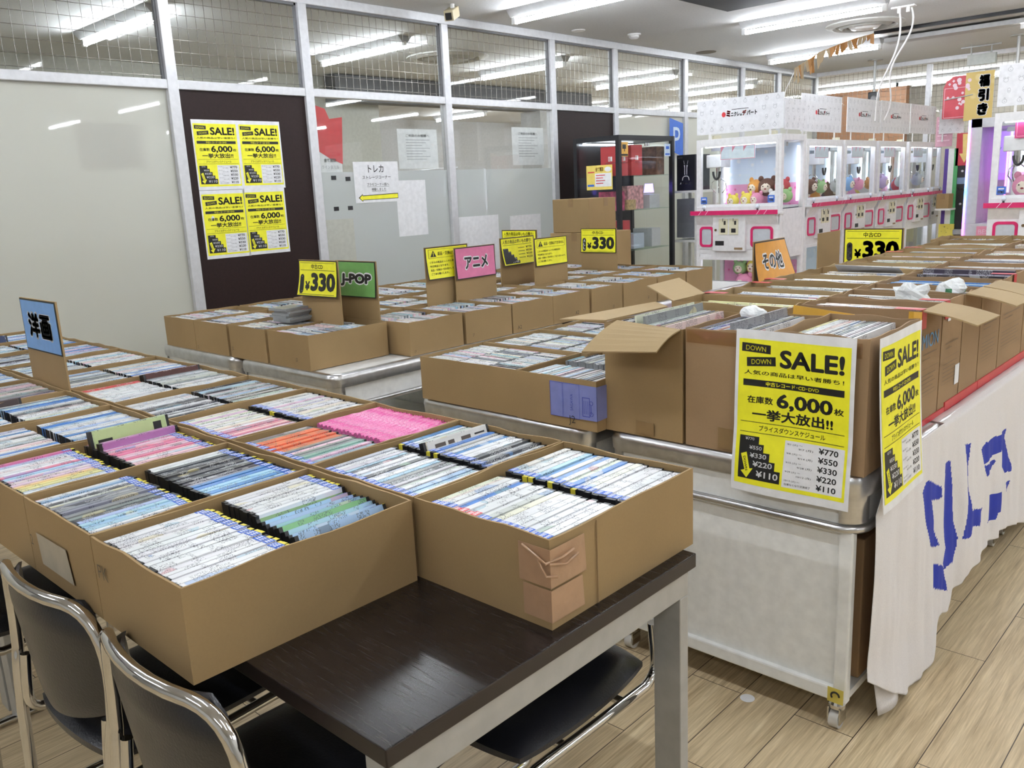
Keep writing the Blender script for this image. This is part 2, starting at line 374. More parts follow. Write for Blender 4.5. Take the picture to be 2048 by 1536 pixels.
FRM2=M('dark_bead',(.16,.16,.17),.5)
for i,(a,b) in enumerate(zip(posts,posts[1:]+[YQ])):
    a0,b0=a+.033,b-.033
    wn=struct('window_%d'%wi,MB().box(XW-.012,a0,2.118,XW-.008,b0,CZ-.06),GLASS('transom_glass',fac=.12)); wi+=1
    g=struct('wire_grid',grid('y',XW,a0,b0,2.118,CZ-.06),WIRE,wn)
    fb=MB(); fb.box(XW-.01,b0-.014,2.118,XW+.012,b0,CZ-.06); fb.box(XW-.01,a0,CZ-.074,XW+.012,b0,CZ-.06); struct('bead',fb,FRM2,wn)
    if i in (4,7): continue
    mat=FROST if i<4 or i>7 else GL
    struct('window_%d'%wi,MB().box(XW-.004,a0,.07,XW+.002,b0,2.065),mat); wi+=1
    if i in (5,6): # frosted film on the lower part
        struct('window_%d'%wi,MB().box(XW+.0025,a0,.07,XW+.0032,b0,1.577),FROST2); wi+=1
for n,(a,b) in enumerate(((2.543,3.417),(5.998,6.847))):
    struct('door_%d'%(n+1),MB().box(XW-.02,a,.0,XW+.012,b,2.065),BROWN)
for a,b in zip([XW]+qx,qx+[4.4]):
    wn=struct('window_%d'%wi,MB().box(a+.03,YQ+.008,.07,b-.03,YQ+.012,CZ-.05),GLASS('transom_glass')); wi+=1
    if b<-1: struct('wire_grid',grid('x',YQ,a+.03,b-.03,1.75,CZ-.05,step=.06),WIRE,wn)
# ------------------------------------------------------------------ fluorescent lights
TUBEM=E('lit_tube',(.94,1,1.07),TUBE)
FIXW=M('fixture_white',(.45,.45,.45),.5)
def light(x0,y,label,lit=True):
    t=thing('ceiling_light',label,'light',(x0+.575,y,CZ),0,'fluorescent ceiling lights')
    L=.60; pf=[(-.075,-.0005),(.075,-.0005),(.03,-.052),(-.03,-.052)]
    mb=MB(); vs=[(-L,a,b) for a,b in pf]+[(L,a,b) for a,b in pf]
    mb.add(vs,[(3,2,1,0),(4,5,6,7),(0,1,5,4),(1,2,6,5),(2,3,7,6),(3,0,4,7)]); obj('fixture_body',mb,FIXW,t)
    tb=MB().cyl((-.565,0,-.083),(.565,0,-.083),.0155,n=14); obj('tube',tb,TUBEM if lit else WHITE,t,smooth=True)
    for s in (-1,1):
        obj('tube_socket',MB().box(s*.585-.017,-.014,-.1,s*.585+.017,.014,-.045),WHITE2,t)
rows=[(-1.25,'b'),(.8,'c'),(2.9,'d'),(5.02,'e'),(7.07,'f'),(9.12,'g')]
for y,_ in rows:
    off=.78 if abs(y-7.07)<.1 else 0
    for k in range(4):
        x=-4.53+off+2.42*k
        if y<0 and k==3: continue
        lab={(5.02,0):'lit fluorescent tube on the ceiling above the camera-side glass partition',(7.07,0):'lit fluorescent tube in front of the dark ceiling panel',(9.12,0):'lit fluorescent tube behind the gold garland'}.get((y,k),'fluorescent tube light on the shop ceiling outside the photo')
        light(x,y,lab)
for y,lab in ((2.85,'fluorescent tube seen through wire grid above the frosted pane at left'),(4.99,'fluorescent tube seen through wire grid beside the brown door'),(7.11,'fluorescent tube seen through wire grid above the middle glass panes'),(9.17,'fluorescent tube seen through wire grid above the display cabinet'),(11.16,'fluorescent tube seen through wire grid behind the machine sign')):
    light(-6.93,y,lab)
for x,lab in ((-5.78,'fluorescent tube behind the back grid, left of the two end to end'),(-4.6,'fluorescent tube behind the back grid, right of the two end to end'),(-3.42,'fluorescent tube behind the back grid above the gold poster'),(-8.4,'small far fluorescent tube behind the left grid near the machine sign'),(-1.0,'fluorescent tube behind the back grid right of the gold poster')):
    light(x,13.22,lab)
for x,y in ((-9.6,9.),(-9.6,6.9),(-9.6,11.5),(-11.2,13.),(-11.2,10.3),(-9.4,13.6)): light(x,y,'fluorescent tube in the neighbouring room behind the clear panes')  # added tubes that brighten the space behind the clear panes
# other ceiling fittings
struct('trim_%d'%ti,MB().box(-3.575,5.2,CZ-.012,-2.35,6.45,CZ-.001),DARKG); ti+=1
t=thing('air_vent','round ceiling air diffuser with dark rings beside the fluorescent tube','vent',(-3.14,8.11,CZ),0)
obj('outer_ring',MB().lathe([(.33,0),(.33,-.012),(.27,-.03),(.25,-.012),(.25,0)],n=40),M('dusty_white',(.52,.51,.48),.6),t,smooth=True)
obj('middle_ring',MB().lathe([(.235,-.002),(.225,-.02),(.19,-.04),(.17,-.02),(.17,-.002)],n=40),M('dusty_grey',(.36,.35,.32),.6),t,smooth=True)
obj('centre_disc',MB().lathe([(0,-.045),(.11,-.045),(.14,-.02),(.12,-.002)],n=32),WHITE2,t,smooth=True)
t=thing('air_vent','round ceiling air diffuser behind the wire grid','vent',(-6.4,6.08,CZ))
obj('outer_ring',MB().lathe([(.40,0),(.40,-.012),(.33,-.03),(.30,-.012),(.30,0)],n=36),M('dusty_white',(.52,.51,.48),.6),t,smooth=True)
obj('centre_disc',MB().lathe([(0,-.03),(.22,-.03),(.27,-.005)],n=32),M('dusty_grey',(.36,.35,.32),.6),t,smooth=True)
t=thing('smoke_detector','round white smoke detector on the ceiling before the grid wall','smoke detector',(-4.62,6.68,CZ))
obj('base_plate',MB().lathe([(.06,0),(.06,-.012),(.0,-.012)],n=24),WHITE2,t,smooth=True)
obj('sensor_dome',MB().lathe([(.045,-.012),(.045,-.03),(.03,-.042),(0,-.044)],n=24),WHITE2,t,smooth=True)
tag(obj('ceiling_speaker',MB().lathe([(.105,-.001),(.1,-.006),(0,-.006)],(-4.815,8.25,CZ),n=28),M('speaker_olive',(.17,.15,.12),.7)),'round dark olive speaker grille set in the ceiling','speaker')
tag(obj('ceiling_disc',MB().lathe([(.06,-.001),(.055,-.008),(0,-.01)],(-4.78,6.09,CZ),n=24),WHITE2),'small flat white ceiling cap near the top rail','cap')
t=thing('security_camera','beige box security camera at the top edge near the partition','camera',(-4.645,4.49,CZ))
R=Matrix.Rotation(.5,3,'Z')@Matrix.Rotation(.35,3,'X')
obj('camera_body',MB().box(-.035,-.09,-.10,.035,.07,-.03,R=R),M('camera_beige',(.60,.52,.34),.4),t,bevel=.006)
obj('camera_lens',MB().box(-.022,-.10,-.09,.022,-.085,-.045,R=R,c=(0,-.01,-.065)),BLKP,t)
obj('camera_bracket',MB().cyl((0,0,0),(0,0,-.04),.015),WHITE2,t)
def pole_cam(x,y,L,label):
    t=thing('camera_pole',label,'camera',(x,y,CZ))
    obj('ceiling_plate',MB().lathe([(.085,-.001),(.085,-.008),(0,-.008)],n=24),GREYMET,t)
    obj('pole',MB().cyl((0,0,0),(0,0,-L),.016),GREYMET,t,smooth=True)
    obj('camera_head',MB().box(-.05,-.06,-L-.13,.05,.06,-L),BLKP,t,bevel=.01)
    obj('camera_eye',MB().cyl((.02,-.06,-L-.07),(.025,-.085,-L-.085),.03),GREY,t)
pole_cam(-4.02,10.75,.36,'dark camera on a steel pole above the white sign boards')
pole_cam(-2.42,10.3,.45,'camera pole hanging from the ceiling at the right edge')
t=thing('extension_lead','pair of white power cords dropping from the ceiling socket to the machines','cord',(-2.63,7.585,CZ))
obj('ceiling_socket',MB().box(-.09,-.03,-.012,.09,.03,-.001),WHITE2,t)
for s,dx in ((-1,0),(1,.05)):
    pts=[]
    for i in range(25):
        u=i/24; pts.append((s*.035+(-.36)*u**1.3+.03*math.sin(u*7+dx*20)+.012*s*math.sin(u*PI*3),.5*u+.02*math.sin(u*9),-.02-.82*u))
    obj('cord',MB().tube(pts,.007,8),WHITE2,t,smooth=True)
    obj('plug',MB().cyl((s*.035,0,-.01),(s*.035,.0,-.05),.014),WHITE2,t)
mb=MB(); rnd=random.Random(3)
pts=[Vector((-3.97,8.5,2.45)),Vector((-3.86,8.5,2.50)),Vector((-3.72,8.5,2.57)),Vector((-3.55,8.5,2.61)),Vector((-3.38,8.5,2.645)),Vector((-3.20,8.5,2.665))]
for i in range(len(pts)-1):
    a,b=pts[i],pts[i+1]; n=5
    for k in range(n):
        p=a.lerp(b,k/n); q=a.lerp(b,(k+1)/n); wd=(.15-.022*i)*(.75+.5*rnd.random())
        dz=Vector((rnd.uniform(-.03,.03),rnd.uniform(-.03,.03),-wd))
        mb.slab([p,q,q+dz*.9+Vector((0,0,rnd.uniform(-.03,.03))),p+dz],.003,rnd.choice((0,0,1)))
gar=tag(obj('garland',mb,[M('gold_foil',(.33,.15,.04),.4,.2),M('tan_foil',(.36,.26,.15),.5)]),'crumpled gold and tan paper garland hanging from the ceiling tube','garland')
obj('garland_string',MB().tube([(-3.97,8.5,2.42),(-4.05,8.5,2.27),(-4.09,8.5,2.12)],.004,6),WHITE2,gar)
t=thing('hanging_sign','blank white hanging sign box on ceiling rods at right back','sign',(-2.87,10.7,CZ))
obj('sign_box',MB().box(-.13,-.03,-.20,.15,.03,-.09),M('sign_grey',(.45,.47,.44),.5),t)
for s in (-1,1): obj('rod',MB().cyl((s*.1,0,0),(s*.1,0,-.09),.008),GREYMET,t)
obj('ceiling_bar',MB().box(-.2,-.02,-.015,.2,.02,-.001),GREYMET,t)
tag(obj('track_rail',MB().box(-3.25,8.62,CZ-.03,.6,8.66,CZ-.001),BLKM),'black track rail along the ceiling beyond the air diffuser','rail')
tag(obj('lighting_duct',MB().box(-3.3,9.02,CZ-.06,-.9+.5,9.2,CZ-.02),FIXW),'long unlit white light fixture behind the black track rail','light')
# ------------------------------------------------------------------ notices on the partition
t=thing('door_notice','white notice on the glass with a yellow left-pointing arrow','notice',(XW+.006,3.77,1.36))
fn=lambda u,v,w_:(w_+(.01*(u-.2)**2),u,v)
mb=MB(); rect(mb,0,0,.405,.285,fn,.0005,nx=4); obj('paper_sheet',mb,PAPER,t)
mb=MB(); put(mb,('トレカ',.01),.13,.21,.27,.262,fn,.0012); put(mb,('ストレージコーナー',.01),.075,.165,.33,.188,fn,.0012); put(mb,('プラモコーナー前へ',.005),.11,.115,.31,.137,fn,.0012); put(mb,('移動しました',.005),.15,.08,.28,.102,fn,.0012)
rect(mb,.11,.110,.31,.1115,fn,.0012); rect(mb,.15,.075,.28,.0765,fn,.0012); obj('lettering',mb,BLACK,t)
mb=MB(); ar=[(.03,.035),(.065,.06),(.065,.05),(.39,.058),(.39,.022),(.065,.018),(.065,.008)]
pol(mb,[(x*1.0+(-.003 if x<.04 else 0),y*1.06-.001) for x,y in ar],fn,.0010,0); obj('arrow_outline',mb,BLACK,t)
mb=MB(); pol(mb,[(.036,.035),(.063,.055),(.063,.047),(.386,.055),(.386,.026),(.063,.022),(.063,.014)],fn,.0014); obj('arrow',mb,YELLOW,t)
t=thing('red_notice','torn red and white handwritten notice taped inside the glass','notice',(XW-.008,3.49,1.57))
fn=fn_x(0,0,0)
mb=MB(); rect(mb,0,0,.20,.20,fn,0); obj('paper_sheet',mb,PAPER,t); mb=MB(); pol(mb,[(.0,.155),(.0,.45),(.095,.425),(.125,.36),(.232,.375),(.206,.06),(.1,.1)],fn,.001); obj('red_paper',mb,REDP,t)
mb=MB(); put(mb,('全て買取',.02),.05,.075,.15,.10,fn,.002); put(mb,('ライン友だち',.0),.03,.03,.17,.055,fn,.002); obj('handwriting',mb,INK,t)
for y0,z0,y1,z1,lab,k in ((4.205,1.592,4.598,1.878,'white printed notice in a clear sleeve behind the middle left pane',1),(5.445,1.605,5.85,1.915,'white printed notice in a clear sleeve behind the right pane',1),(4.145,1.10,4.435,1.508,'tall narrow white paper fixed to the frosted glass beside the arrow notice',0),(4.71,.74,5.22,1.21,'large blank white sheet low on the frosted glass behind the CD boxes',0),(5.36,.79,5.755,1.19,'blank white sheet on frosted glass beside the stacked cartons',0),(3.50,.83,3.735,1.258,'faded grey sheet on the frosted glass next to the brown door',2),(1.935,1.62,2.31,1.87,'faded pink notice seen through the frosted left pane',3)):
    x=XW-.01 if k in (1,3) else XW+.005
    t=thing('glass_notice',lab,'notice',(x,y0,z0)); W,H=y1-y0,z1-z0
    mb=MB(); rect(mb,0,0,W,H,fn,0); obj('paper_sheet',mb,[PAPER,PAPER,M('faded_grey',(.50,.50,.44),.6),M('faded_pink',(.66,.50,.50),.6)][k],t)
    if k in (1,3):
        mb=MB(); put(mb,('ご来店のお客様へ',.01),W*.2,H*.80,W*.8,H*.87,fn,.001)
        for q in range(8): rect(mb,W*.2,H*(.72-.07*q),W*(.8-.1*(q%3)),H*(.735-.07*q),fn,.001)
        obj('printed_text',mb,INK,t)
for i,(y,z) in enumerate(((3.60,1.54),(3.72,1.53),(3.6,1.33),(3.72,1.33))):
    tag(obj('tape_patch',MB().box(XW+.003,y-.02,z-.014,XW+.006,y+.02,z+.014),BLKM),'small black tape patch on the frosted glass, %s'%('upper left','upper right','lower left','lower right')[i],'tape','black tape patches')
# ------------------------------------------------------------------ sale posters (A3)
def sale_poster(label,loc,rz,curl=None,group=None):
    """local: u along +x, v up, printed face towards -y"""
    W,H=.303,.415
    def fn(x,y,w_):
        u,v=x*W,y*H
        dy=curl(x,y) if curl else 0
        return (u,-w_-dy,v)
    t=thing('sale_poster',label,'poster',loc,rz,group)
    mb=MB(); rect(mb,0,0,1,1,fn,.0002,nx=16,ny=44); obj('paper_sheet',mb,PAPER,t)
    mb=MB(); rect(mb,.03,.05,.965,.945,fn,.0009,nx=16,ny=44); obj('yellow_panel',mb,YELLOW,t)
    mb=MB()
    rect(mb,.055,.865,.305,.918,fn,.0013,rot=-.03,nx=8,ny=2); rect(mb,.10,.785,.35,.84,fn,.0013,rot=.06,nx=8,ny=2)
    rect(mb,.075,.66,.925,.70,fn,.0013,nx=20,ny=3); rect(mb,.06,.436,.935,.4395,fn,.0013,nx=8); rect(mb,.06,.372,.935,.3755,fn,.0013,nx=8)
    st=[(.065,.355),(.215,.355),(.215,.305),(.275,.305),(.275,.255),(.325,.255),(.325,.205),(.375,.205),(.375,.155),(.425,.155),(.425,.085),(.065,.085)]
    for x0,y0,x1,y1 in ((.065,.305,.235,.35),(.065,.257,.28,.305),(.065,.208,.335,.257),(.065,.158,.385,.208),(.065,.085,.435,.158)): rect(mb,x0,y0,x1,y1,fn,.0013,nx=8,ny=4)
    obj('black_panel',mb,BLACK,t)
    mb=MB()
    put(mb,('SALE!',.035),.385,.785,.92,.895,fn,.0013); put(mb,('人気の商品は早い者勝ち！',.012),.08,.73,.92,.757,fn,.0013)
    put(mb,('在庫数',.02),.115,.555,.335,.60,fn,.0013); put(mb,('6,000',.035),.365,.53,.835,.63,fn,.0013); put(mb,('枚',.02),.845,.55,.925,.59,fn,.0013)
    put(mb,('一挙大放出!!',.03),.16,.455,.84,.525,fn,.0013); put(mb,('プライスダウンスケジュール',.012),.225,.388,.78,.422,fn,.0013)
    obj('black_lettering',mb,BLACK,t)
    mb=MB(); put(mb,('DOWN',.01),.09,.875,.265,.905,fn,.0017,rot=-.03); put(mb,('DOWN',.01),.14,.797,.31,.828,fn,.0017,rot=.06); put(mb,('中古レコード･CD･DVD',.03),.27,.667,.72,.694,fn,.0017)
    pol(mb,[(.085,.235),(.135,.25),(.17,.15),(.20,.155),(.145,.09),(.09,.13),(.125,.14)],fn,.0017); obj('yellow_lettering',mb,YELLOW,t)
    mb=MB(); put(mb,('DOWN',.01),.085,.168,.175,.19,fn,.0021,rot=-1.25); obj('arrow_lettering',mb,BLACK,t)
    mb=MB()
    for k,(p,x0,x1,y,h) in enumerate((('¥770',.115,.195,.325,.018),('¥550',.155,.265,.27,.024),('¥330',.165,.31,.22,.03),('¥220',.195,.365,.168,.034),('¥110',.23,.42,.105,.04))): put(mb,(p,.02),x0,y,x1,y+h,fn,.0017)
    obj('white_lettering',mb,PAPER,t)
    mb=MB(); rect(mb,.455,.075,.945,.355,fn,.0013,nx=10,ny=10); obj('price_table',mb,PAPER,t)
    mb=MB()
    for k,(p,d1,d2) in enumerate((('¥770','9/1 (火) ～','9/7 (月)'),('¥550','9/8 (火) ～','9/14 (月)'),('¥330','9/15 (火) ～','9/28 (月)'),('¥220','9/29 (火) ～','10/12 (月)'),('¥110','10/13 (火) ～','在庫なくなり次第終了'))):
        y=.305-k*.054; put(mb,(p,.02),.735,y,.895,y+.036,fn,.0017); put(mb,(d1,0),.475,y+.022,.60,y+.036,fn,.0017)
        put(mb,(d2,0),.57 if k<4 else .475,y+.0,.69,y+.014,fn,.0017)
    obj('price_lettering',mb,BLACK,t)
    return t
g='sale posters on the brown door'
p0=sale_poster('yellow SALE poster on the brown door, upper left of four',(XW+.0125,2.60,1.485),PI/2,group=g)
for y,z,lab in ((2.903,1.485,'upper right'),(2.60,1.068,'lower left'),(2.89,1.070,'lower right')):
    dup(p0,(XW+.0125,y,z),PI/2,'yellow SALE poster on the brown door, %s of four'%lab,g)
tag(obj('door_sticker',MB().prism([(.0,.0),(.016,.004),(.02,.02),(.008,.032),(-.004,.018)],0,.001,fn=lambda x,y,z:(XW+.0125+z,2.66+x,1.30+y)),PAPER),'tiny torn white sticker left on the brown door','sticker')
# ------------------------------------------------------------------ tables and carts
def table(x0,x1,y0,y1,label):
    t=thing('meeting_table',label,'table',((x0+x1)/2,(y0+y1)/2,0),0,'dark meeting tables'); w,h=(x1-x0)/2,(y1-y0)/2
    mb=MB().box(-w,-h,.692,w,h,.72); mb.m=[1,1,1,1,1,0]; obj('tabletop',mb,[TABLE,M('table_edge',(.016,.010,.009),.38,var=.05)],t,bevel=.002)
    for s in (-1,1):
        xs=s*(w-.038)
        obj('end_beam',MB().box(xs-.03,-h+.015,.64,xs+.03,h-.015,.692),GREYMET,t,bevel=.002)
        for q in (-1,1): obj('leg',MB().box(xs-.03,q*(h-.015),.0,xs+.03,q*(h-.043),.64),GREYMET,t,bevel=.002)
    for q in (-1,1): obj('side_beam',MB().box(-w+.07,q*(h-.09)-.015,.65,w-.07,q*(h-.09)+.015,.692),GREYMET,t)
table(-2.575,-.775,.559,1.30,'dark wood meeting table with grey legs, nearest, its end left bare')
table(-4.385,-2.585,.559,1.30,'dark wood meeting table at the far left under the rear disc boxes')
def rrect(x0,x1,y0,y1,r,z,n=6):
    P=[]
    for cx,cy,a in ((x1-r,y1-r,0),(x0+r,y1-r,90),(x0+r,y0+r,180),(x1-r,y0+r,270)):
        for i in range(n+1):
            q=math.radians(a+90*i/n); P.append((cx+r*math.cos(q),cy+r*math.sin(q),z))
    return P
def cart(x0,x1,y0,y1,label):
    cx,cy=(x0+x1)/2,(y0+y1)/2; t=thing('display_cart',label,'cart',(cx,cy,0),0,'white wheeled display carts'); w,h=(x1-x0)/2,(y1-y0)/2
    mb=MB(); mb.prism([(p[0],p[1]) for p in rrect(-w+.012,w-.012,-h+.012,h-.012,.05,0)],.655,.6985); obj('deck',mb,WHITE,t)
    prof=[(0,.642),(.012,.646),(.014,.675),(.010,.694),(.0,.7015),(-.012,.7015)]
    mb=MB(); rings=[rrect(-w-o+.014,w+o-.014,-h-o+.014,h+o-.014,.05+o,z) for o,z in prof]; n=len(rings[0])
    mb.add([p for r in rings for p in r],[(i*n+k,i*n+(k+1)%n,(i+1)*n+(k+1)%n,(i+1)*n+k) for i in range(len(prof)-1) for k in range(n)]); obj('rail',mb,ALU,t,smooth=True)
    mb=MB(); a=rrect(-w+.016,w-.016,-h+.016,h-.016,.045,.57); b=[(p[0],p[1],.645) for p in a]; n=len(a)
    mb.add(a+b,[(k,(k+1)%n,n+(k+1)%n,n+k) for k in range(n)]); obj('apron',mb,WHITE,t)
    obj('bumper_bar',MB().tube(rrect(-w+.010,w-.010,-h+.010,h-.010,.055,.56),.011,10,closed=True),ALU,t,smooth=True)
    for sx in (-1,1):
        for sy in (-1,1):
            mb=MB(); k={(1,1):0,(-1,1):1,(-1,-1):2,(1,-1):3}[(sx,sy)]; arc=rrect(-w+.008,w-.008,-h+.008,h-.008,.053,.0)[k*7:k*7+7]
            mb.add([(p[0],p[1],.575) for p in arc]+[(p[0],p[1],.655) for p in arc],[(i,i+1,8+i,7+i) for i in range(6)]); obj('corner_cap',mb,ALU,t,smooth=True)
    for s in (-1,1):
        y=s*(h-.035); mb=MB(); mb.box(-w+.045,y-.008,.105,w-.045,y+.008,.56); obj('end_panel',mb,WHITE,t)
        mb=MB(); yo=y+s*.009
        for a0,b0,a1,b1 in ((-w+.025,.09,-w+.06,.555),(w-.06,.09,w-.025,.555),(-w+.06,.09,w-.06,.128)): mb.box(a0,yo-.014,b0,a1,yo+.014,b1)
        obj('panel_frame',mb,WHITE,t,bevel=.005)
    obj('lower_shelf',MB().box(-w+.03,-h+.05,.092,w-.03,h-.05,.112),WHITE,t)
    for sx in (-1,1):
        for sy in (-1,1):
            px,py=sx*(w-.06),sy*(h-.045); mb=MB().cyl((px,py,.092),(px,py,.078),.018); mb.lathe([(.018,.078),(.022,.07),(.022,.06),(.012,.056)],(px,py,0),16)
            mb.box(px-.017,py-.02,.018,px-.013,py+.02,.062); mb.box(px+.013,py-.02,.018,px+.017,py+.02,.062); c=obj('caster',mb,CHROME,t)
            ww=MB().cyl((px-.012,py,.026),(px+.012,py,.026),.0258,n=20); obj('wheel',ww,M('wheel_nylon',(.60,.58,.55),.5),c,smooth=True)
    return t
CC=cart(-1.46,-.70,1.925,3.45,'white wheeled cart carrying the tall record boxes, nearest right')
mb=MB(); mb.prism([(-.02,0),(.02,0),(.02,.04),(-.02,.04)],0,.0012,fn=lambda x,y,z:(.338+x,-.7625-.0135-z,.105+y)); cs=obj('caution_sticker',mb,M('caution_yellow',(.62,.50,.09),.5),CC); cs['label']='yellow caution sticker with a black swirl'
mb=MB(); mb.tube([(.338+.010*math.cos(a),-.7785,.125+.010*math.sin(a)) for a in [i*.35 for i in range(12)]],.0025,5); obj('swirl_print',mb,BLACK,cs)
cart(-1.46,-.70,3.50,5.25,'white wheeled cart behind the draped cart, under the farthest record boxes')
cart(-2.265,-1.505,1.90,3.40,'white wheeled cart under the low disc cartons left of the record boxes')
cart(-4.345,-3.60,1.94,3.45,'white wheeled cart at back left beside the brown door')
cart(-3.565,-2.82,1.94,3.45,'white wheeled cart at back with a bare white deck corner')
cart(-4.345,-3.60,3.50,5.50,'white wheeled cart at the back under the cards, against the glass')
cart(-3.565,-2.82,3.50,5.50,'white wheeled cart at the back in front of the display cabinet')
cart(-2.265,-1.505,3.45,4.95,'white wheeled cart left of the far record boxes')
# ------------------------------------------------------------------ cartons
BOXES={}
def carton(key,x0,y0,x1,y1,z0,h,label,group,mat=None,seed=None,wob=.0035,cat='box'):
    mat=mat or CARD; rnd=random.Random(seed if seed is not None else key); th=.0038
    cx,cy=(x0+x1)/2,(y0+y1)/2; W,H=(x1-x0)/2,(y1-y0)/2; mb=MB(); n=10
    sides=[((-W,-H),(W,-H),(0,-1)),((W,-H),(W,H),(1,0)),((W,H),(-W,H),(0,1)),((-W,H),(-W,-H),(-1,0))]
    for a,b,nn in sides:
        ph=rnd.uniform(0,50); vs=[]
        for i in range(n+1):
            u=i/n; x=a[0]+(b[0]-a[0])*u; y=a[1]+(b[1]-a[1])*u; e=math.sin(PI*u)
            dz=wob*(mnoise.noise((u*3.1+ph,ph,0)))*2*(.3+.7*e); bo=.0030*mnoise.noise((u*2+ph,9,ph))*e
            for k,zz in enumerate((0,h*.5,h+dz)):
                o=bo*(zz/h)
                vs.append((x+nn[0]*o,y+nn[1]*o,zz))
            for k,zz in enumerate((h+dz,.004)):
                o=bo*(zz/h)-th
                xx=max(-W+th,min(W-th,x+nn[0]*o)); yy=max(-H+th,min(H-th,y+nn[1]*o)); vs.append((xx,yy,zz))
        fs=[]
        for i in range(n):
            for k in range(4): fs.append((i*5+k,(i+1)*5+k,(i+1)*5+k+1,i*5+k+1))
        mb.add(vs,fs)
    mb.box(-W+.001,-H+.001,0,W-.001,H-.001,.004)
    o=obj('cardboard_box',mb,mat); o.location=(cx,cy,z0); tag(o,label,cat,group); BOXES[key]=(o,x0,y0,x1,y1,z0,h); return o
def patch(key,name,pts,mat,th=.0008,label=None):
    """small slab given by world points, parented to box `key`"""
    o=BOXES[key][0]; L=Vector(o.location); p=obj(name,MB().slab([Vector(q)-L for q in pts],th),mat,o)
    if label: p['label']=label
    return p
def scrawl(key,s,face,u0,v0,h,mat=BLACK):
    """handwriting on a box: face 'f' = -y side (u along x), 'r' = +x side (u along y)"""
    o,x0,y0,x1,y1,z0,hh=BOXES[key]; L=o.location; mb=MB(); asp=TXT[(s,-.01)][2]; w_=h*asp
    if face=='f': fn=lambda u,v,w:(x0+u-L.x,y0-(.0062 if key=='A2' else .0032)-L.y,z0+v-L.z)
    else: fn=lambda u,v,w:(x1+.0032-L.x,y0+u-L.y,z0+v-L.z)
    put(mb,(s,-.01),u0,v0,u0+w_,v0+h,fn,0,rot=.05); obj('pen_marking',mb,mat,o)
gD='open cartons of discs on the dark tables'
PX=.3175
Llab=['open carton of discs with pale white and landscape spines, nearest left','open carton with a torn white label patch, second from the near left','open carton of pastel spines with two discs sticking up, third left','open carton of mostly blue and white spines, fourth in the left row','open carton with a tilted dark case on top, fifth in the left row','open carton of grey and brown spines beside the blue sign card, sixth left','open carton of blue spines at the left edge, behind the grey-spined carton','open carton at the left edge, last visible of the left row']
Rlab=['open carton with tan tape on its near corner, nearest right on the dark table','open carton of white spines with one case sticking up, behind the taped one','open carton half full of shiny pink packets, third in the right row','open carton of cream and pink spines, fourth in the right row','open carton of black and white spines, fifth in the right row','open carton with a dark red tilted case, sixth in the right row','open carton right of the blue sign card, seventh in the right row','open carton of white spines behind the blue sign card, eighth right','open carton with a long white case, ninth in the right row','open carton second from the far end of the right row','open carton at the far end holding a dark blue box']
for i,lab in enumerate(Llab):
    x1=-1.109-PX*i; carton('L%d'%(i+1),x1-.3155,.476,x1,.903,.72,.152,lab,gD,seed=100+i)
for i,lab in enumerate(Rlab):
    x1=-.802-PX*i; carton('R%d'%(i+1),x1-.3155,.915,x1,1.333,.72,.152,lab,gD,seed=200+i)
# tape on the near corner of R1
for k,(z0,z1,u,v) in enumerate(((.793,.857,.062,.085),(.735,.789,.055,.078))):
    x1=-.802; y0=.915
    patch('R1','corner_tape',[(x1-u,y0-.0035,z0),(x1+.0035,y0-.0035,z0),(x1+.0035,y0-.0035,z1),(x1-u,y0-.0035,z1)],TAPEP)
    patch('R1','corner_tape',[(x1+.0042,y0-.0038,z0),(x1+.0042,y0+v,z0+.0),(x1+.0042,y0+v-.004,z1+.0),(x1+.0042,y0-.0038,z1)],TAPEP)
mb=MB()
for pts in ([(-.052,-.005,.134),(-.02,-.011,.126),(.0,-.010,.116),(.010,.02,.120),(.008,.05,.123)],[(-.018,-.009,.125),(-.006,-.012,.107),(.002,-.012,.096),(.010,.006,.092)],[(.004,-.006,.115),(.011,.025,.107),(.008,.06,.112)]): mb.tube([(p[0]+.1578,p[1]-.209,p[2]) for p in pts],.0022,8)
obj('tape_crease',mb,TAPEP,BOXES['R1'][0],smooth=True)
patch('R1','box_seam',[(-.7985,1.03,.722),(-.7985,1.0325,.722),(-.7985,1.0325,.868),(-.7985,1.03,.868)],TAPE)
patch('L2','torn_label',[(-1.68,.4722,.752),(-1.53,.4722,.752),(-1.545,.4722,.815),(-1.69,.4722,.812)],M('torn_paper',(.42,.36,.27),.8))
scrawl('L1','PK','f',.02,.085,.024,M('pencil',(.10,.08,.05),.7)); scrawl('L2','2','f',.012,.06,.02,M('pencil',(.10,.08,.05),.7))
# ------------------------------------------------------------------ discs
def dvd_geo(T=.0142,Ln=.19,Hh=.135):
    case=MB().box(-T/2,-Ln/2,0,T/2,Ln/2,Hh)
    e=.0004; a=Ln/2-.007; sl=MB()
    sl.add([(-T/2-e,-a,.01),(-T/2-e,a,.01),(-T/2-e,-a,Hh+e),(-T/2-e,a,Hh+e),(T/2+e,-a,Hh+e),(T/2+e,a,Hh+e),(T/2+e,-a,.01),(T/2+e,a,.01)],[(1,0,2,3),(2,4,5,3),(4,6,7,5)])
    sl.uv={0:[(2*a,.12),(0,.12),(0,0),(2*a,0)],1:[(0,0),(0,T),(2*a,T),(2*a,0)],2:[(0,T),(0,.13),(2*a,.13),(2*a,T)]}
    return case,sl
BLUST=M('blue_sticker',(.03,.13,.62),.4); YELT=M('yellow_tag',(.80,.68,.06),.4); REDST=M('red_sticker',(.70,.06,.08),.4)
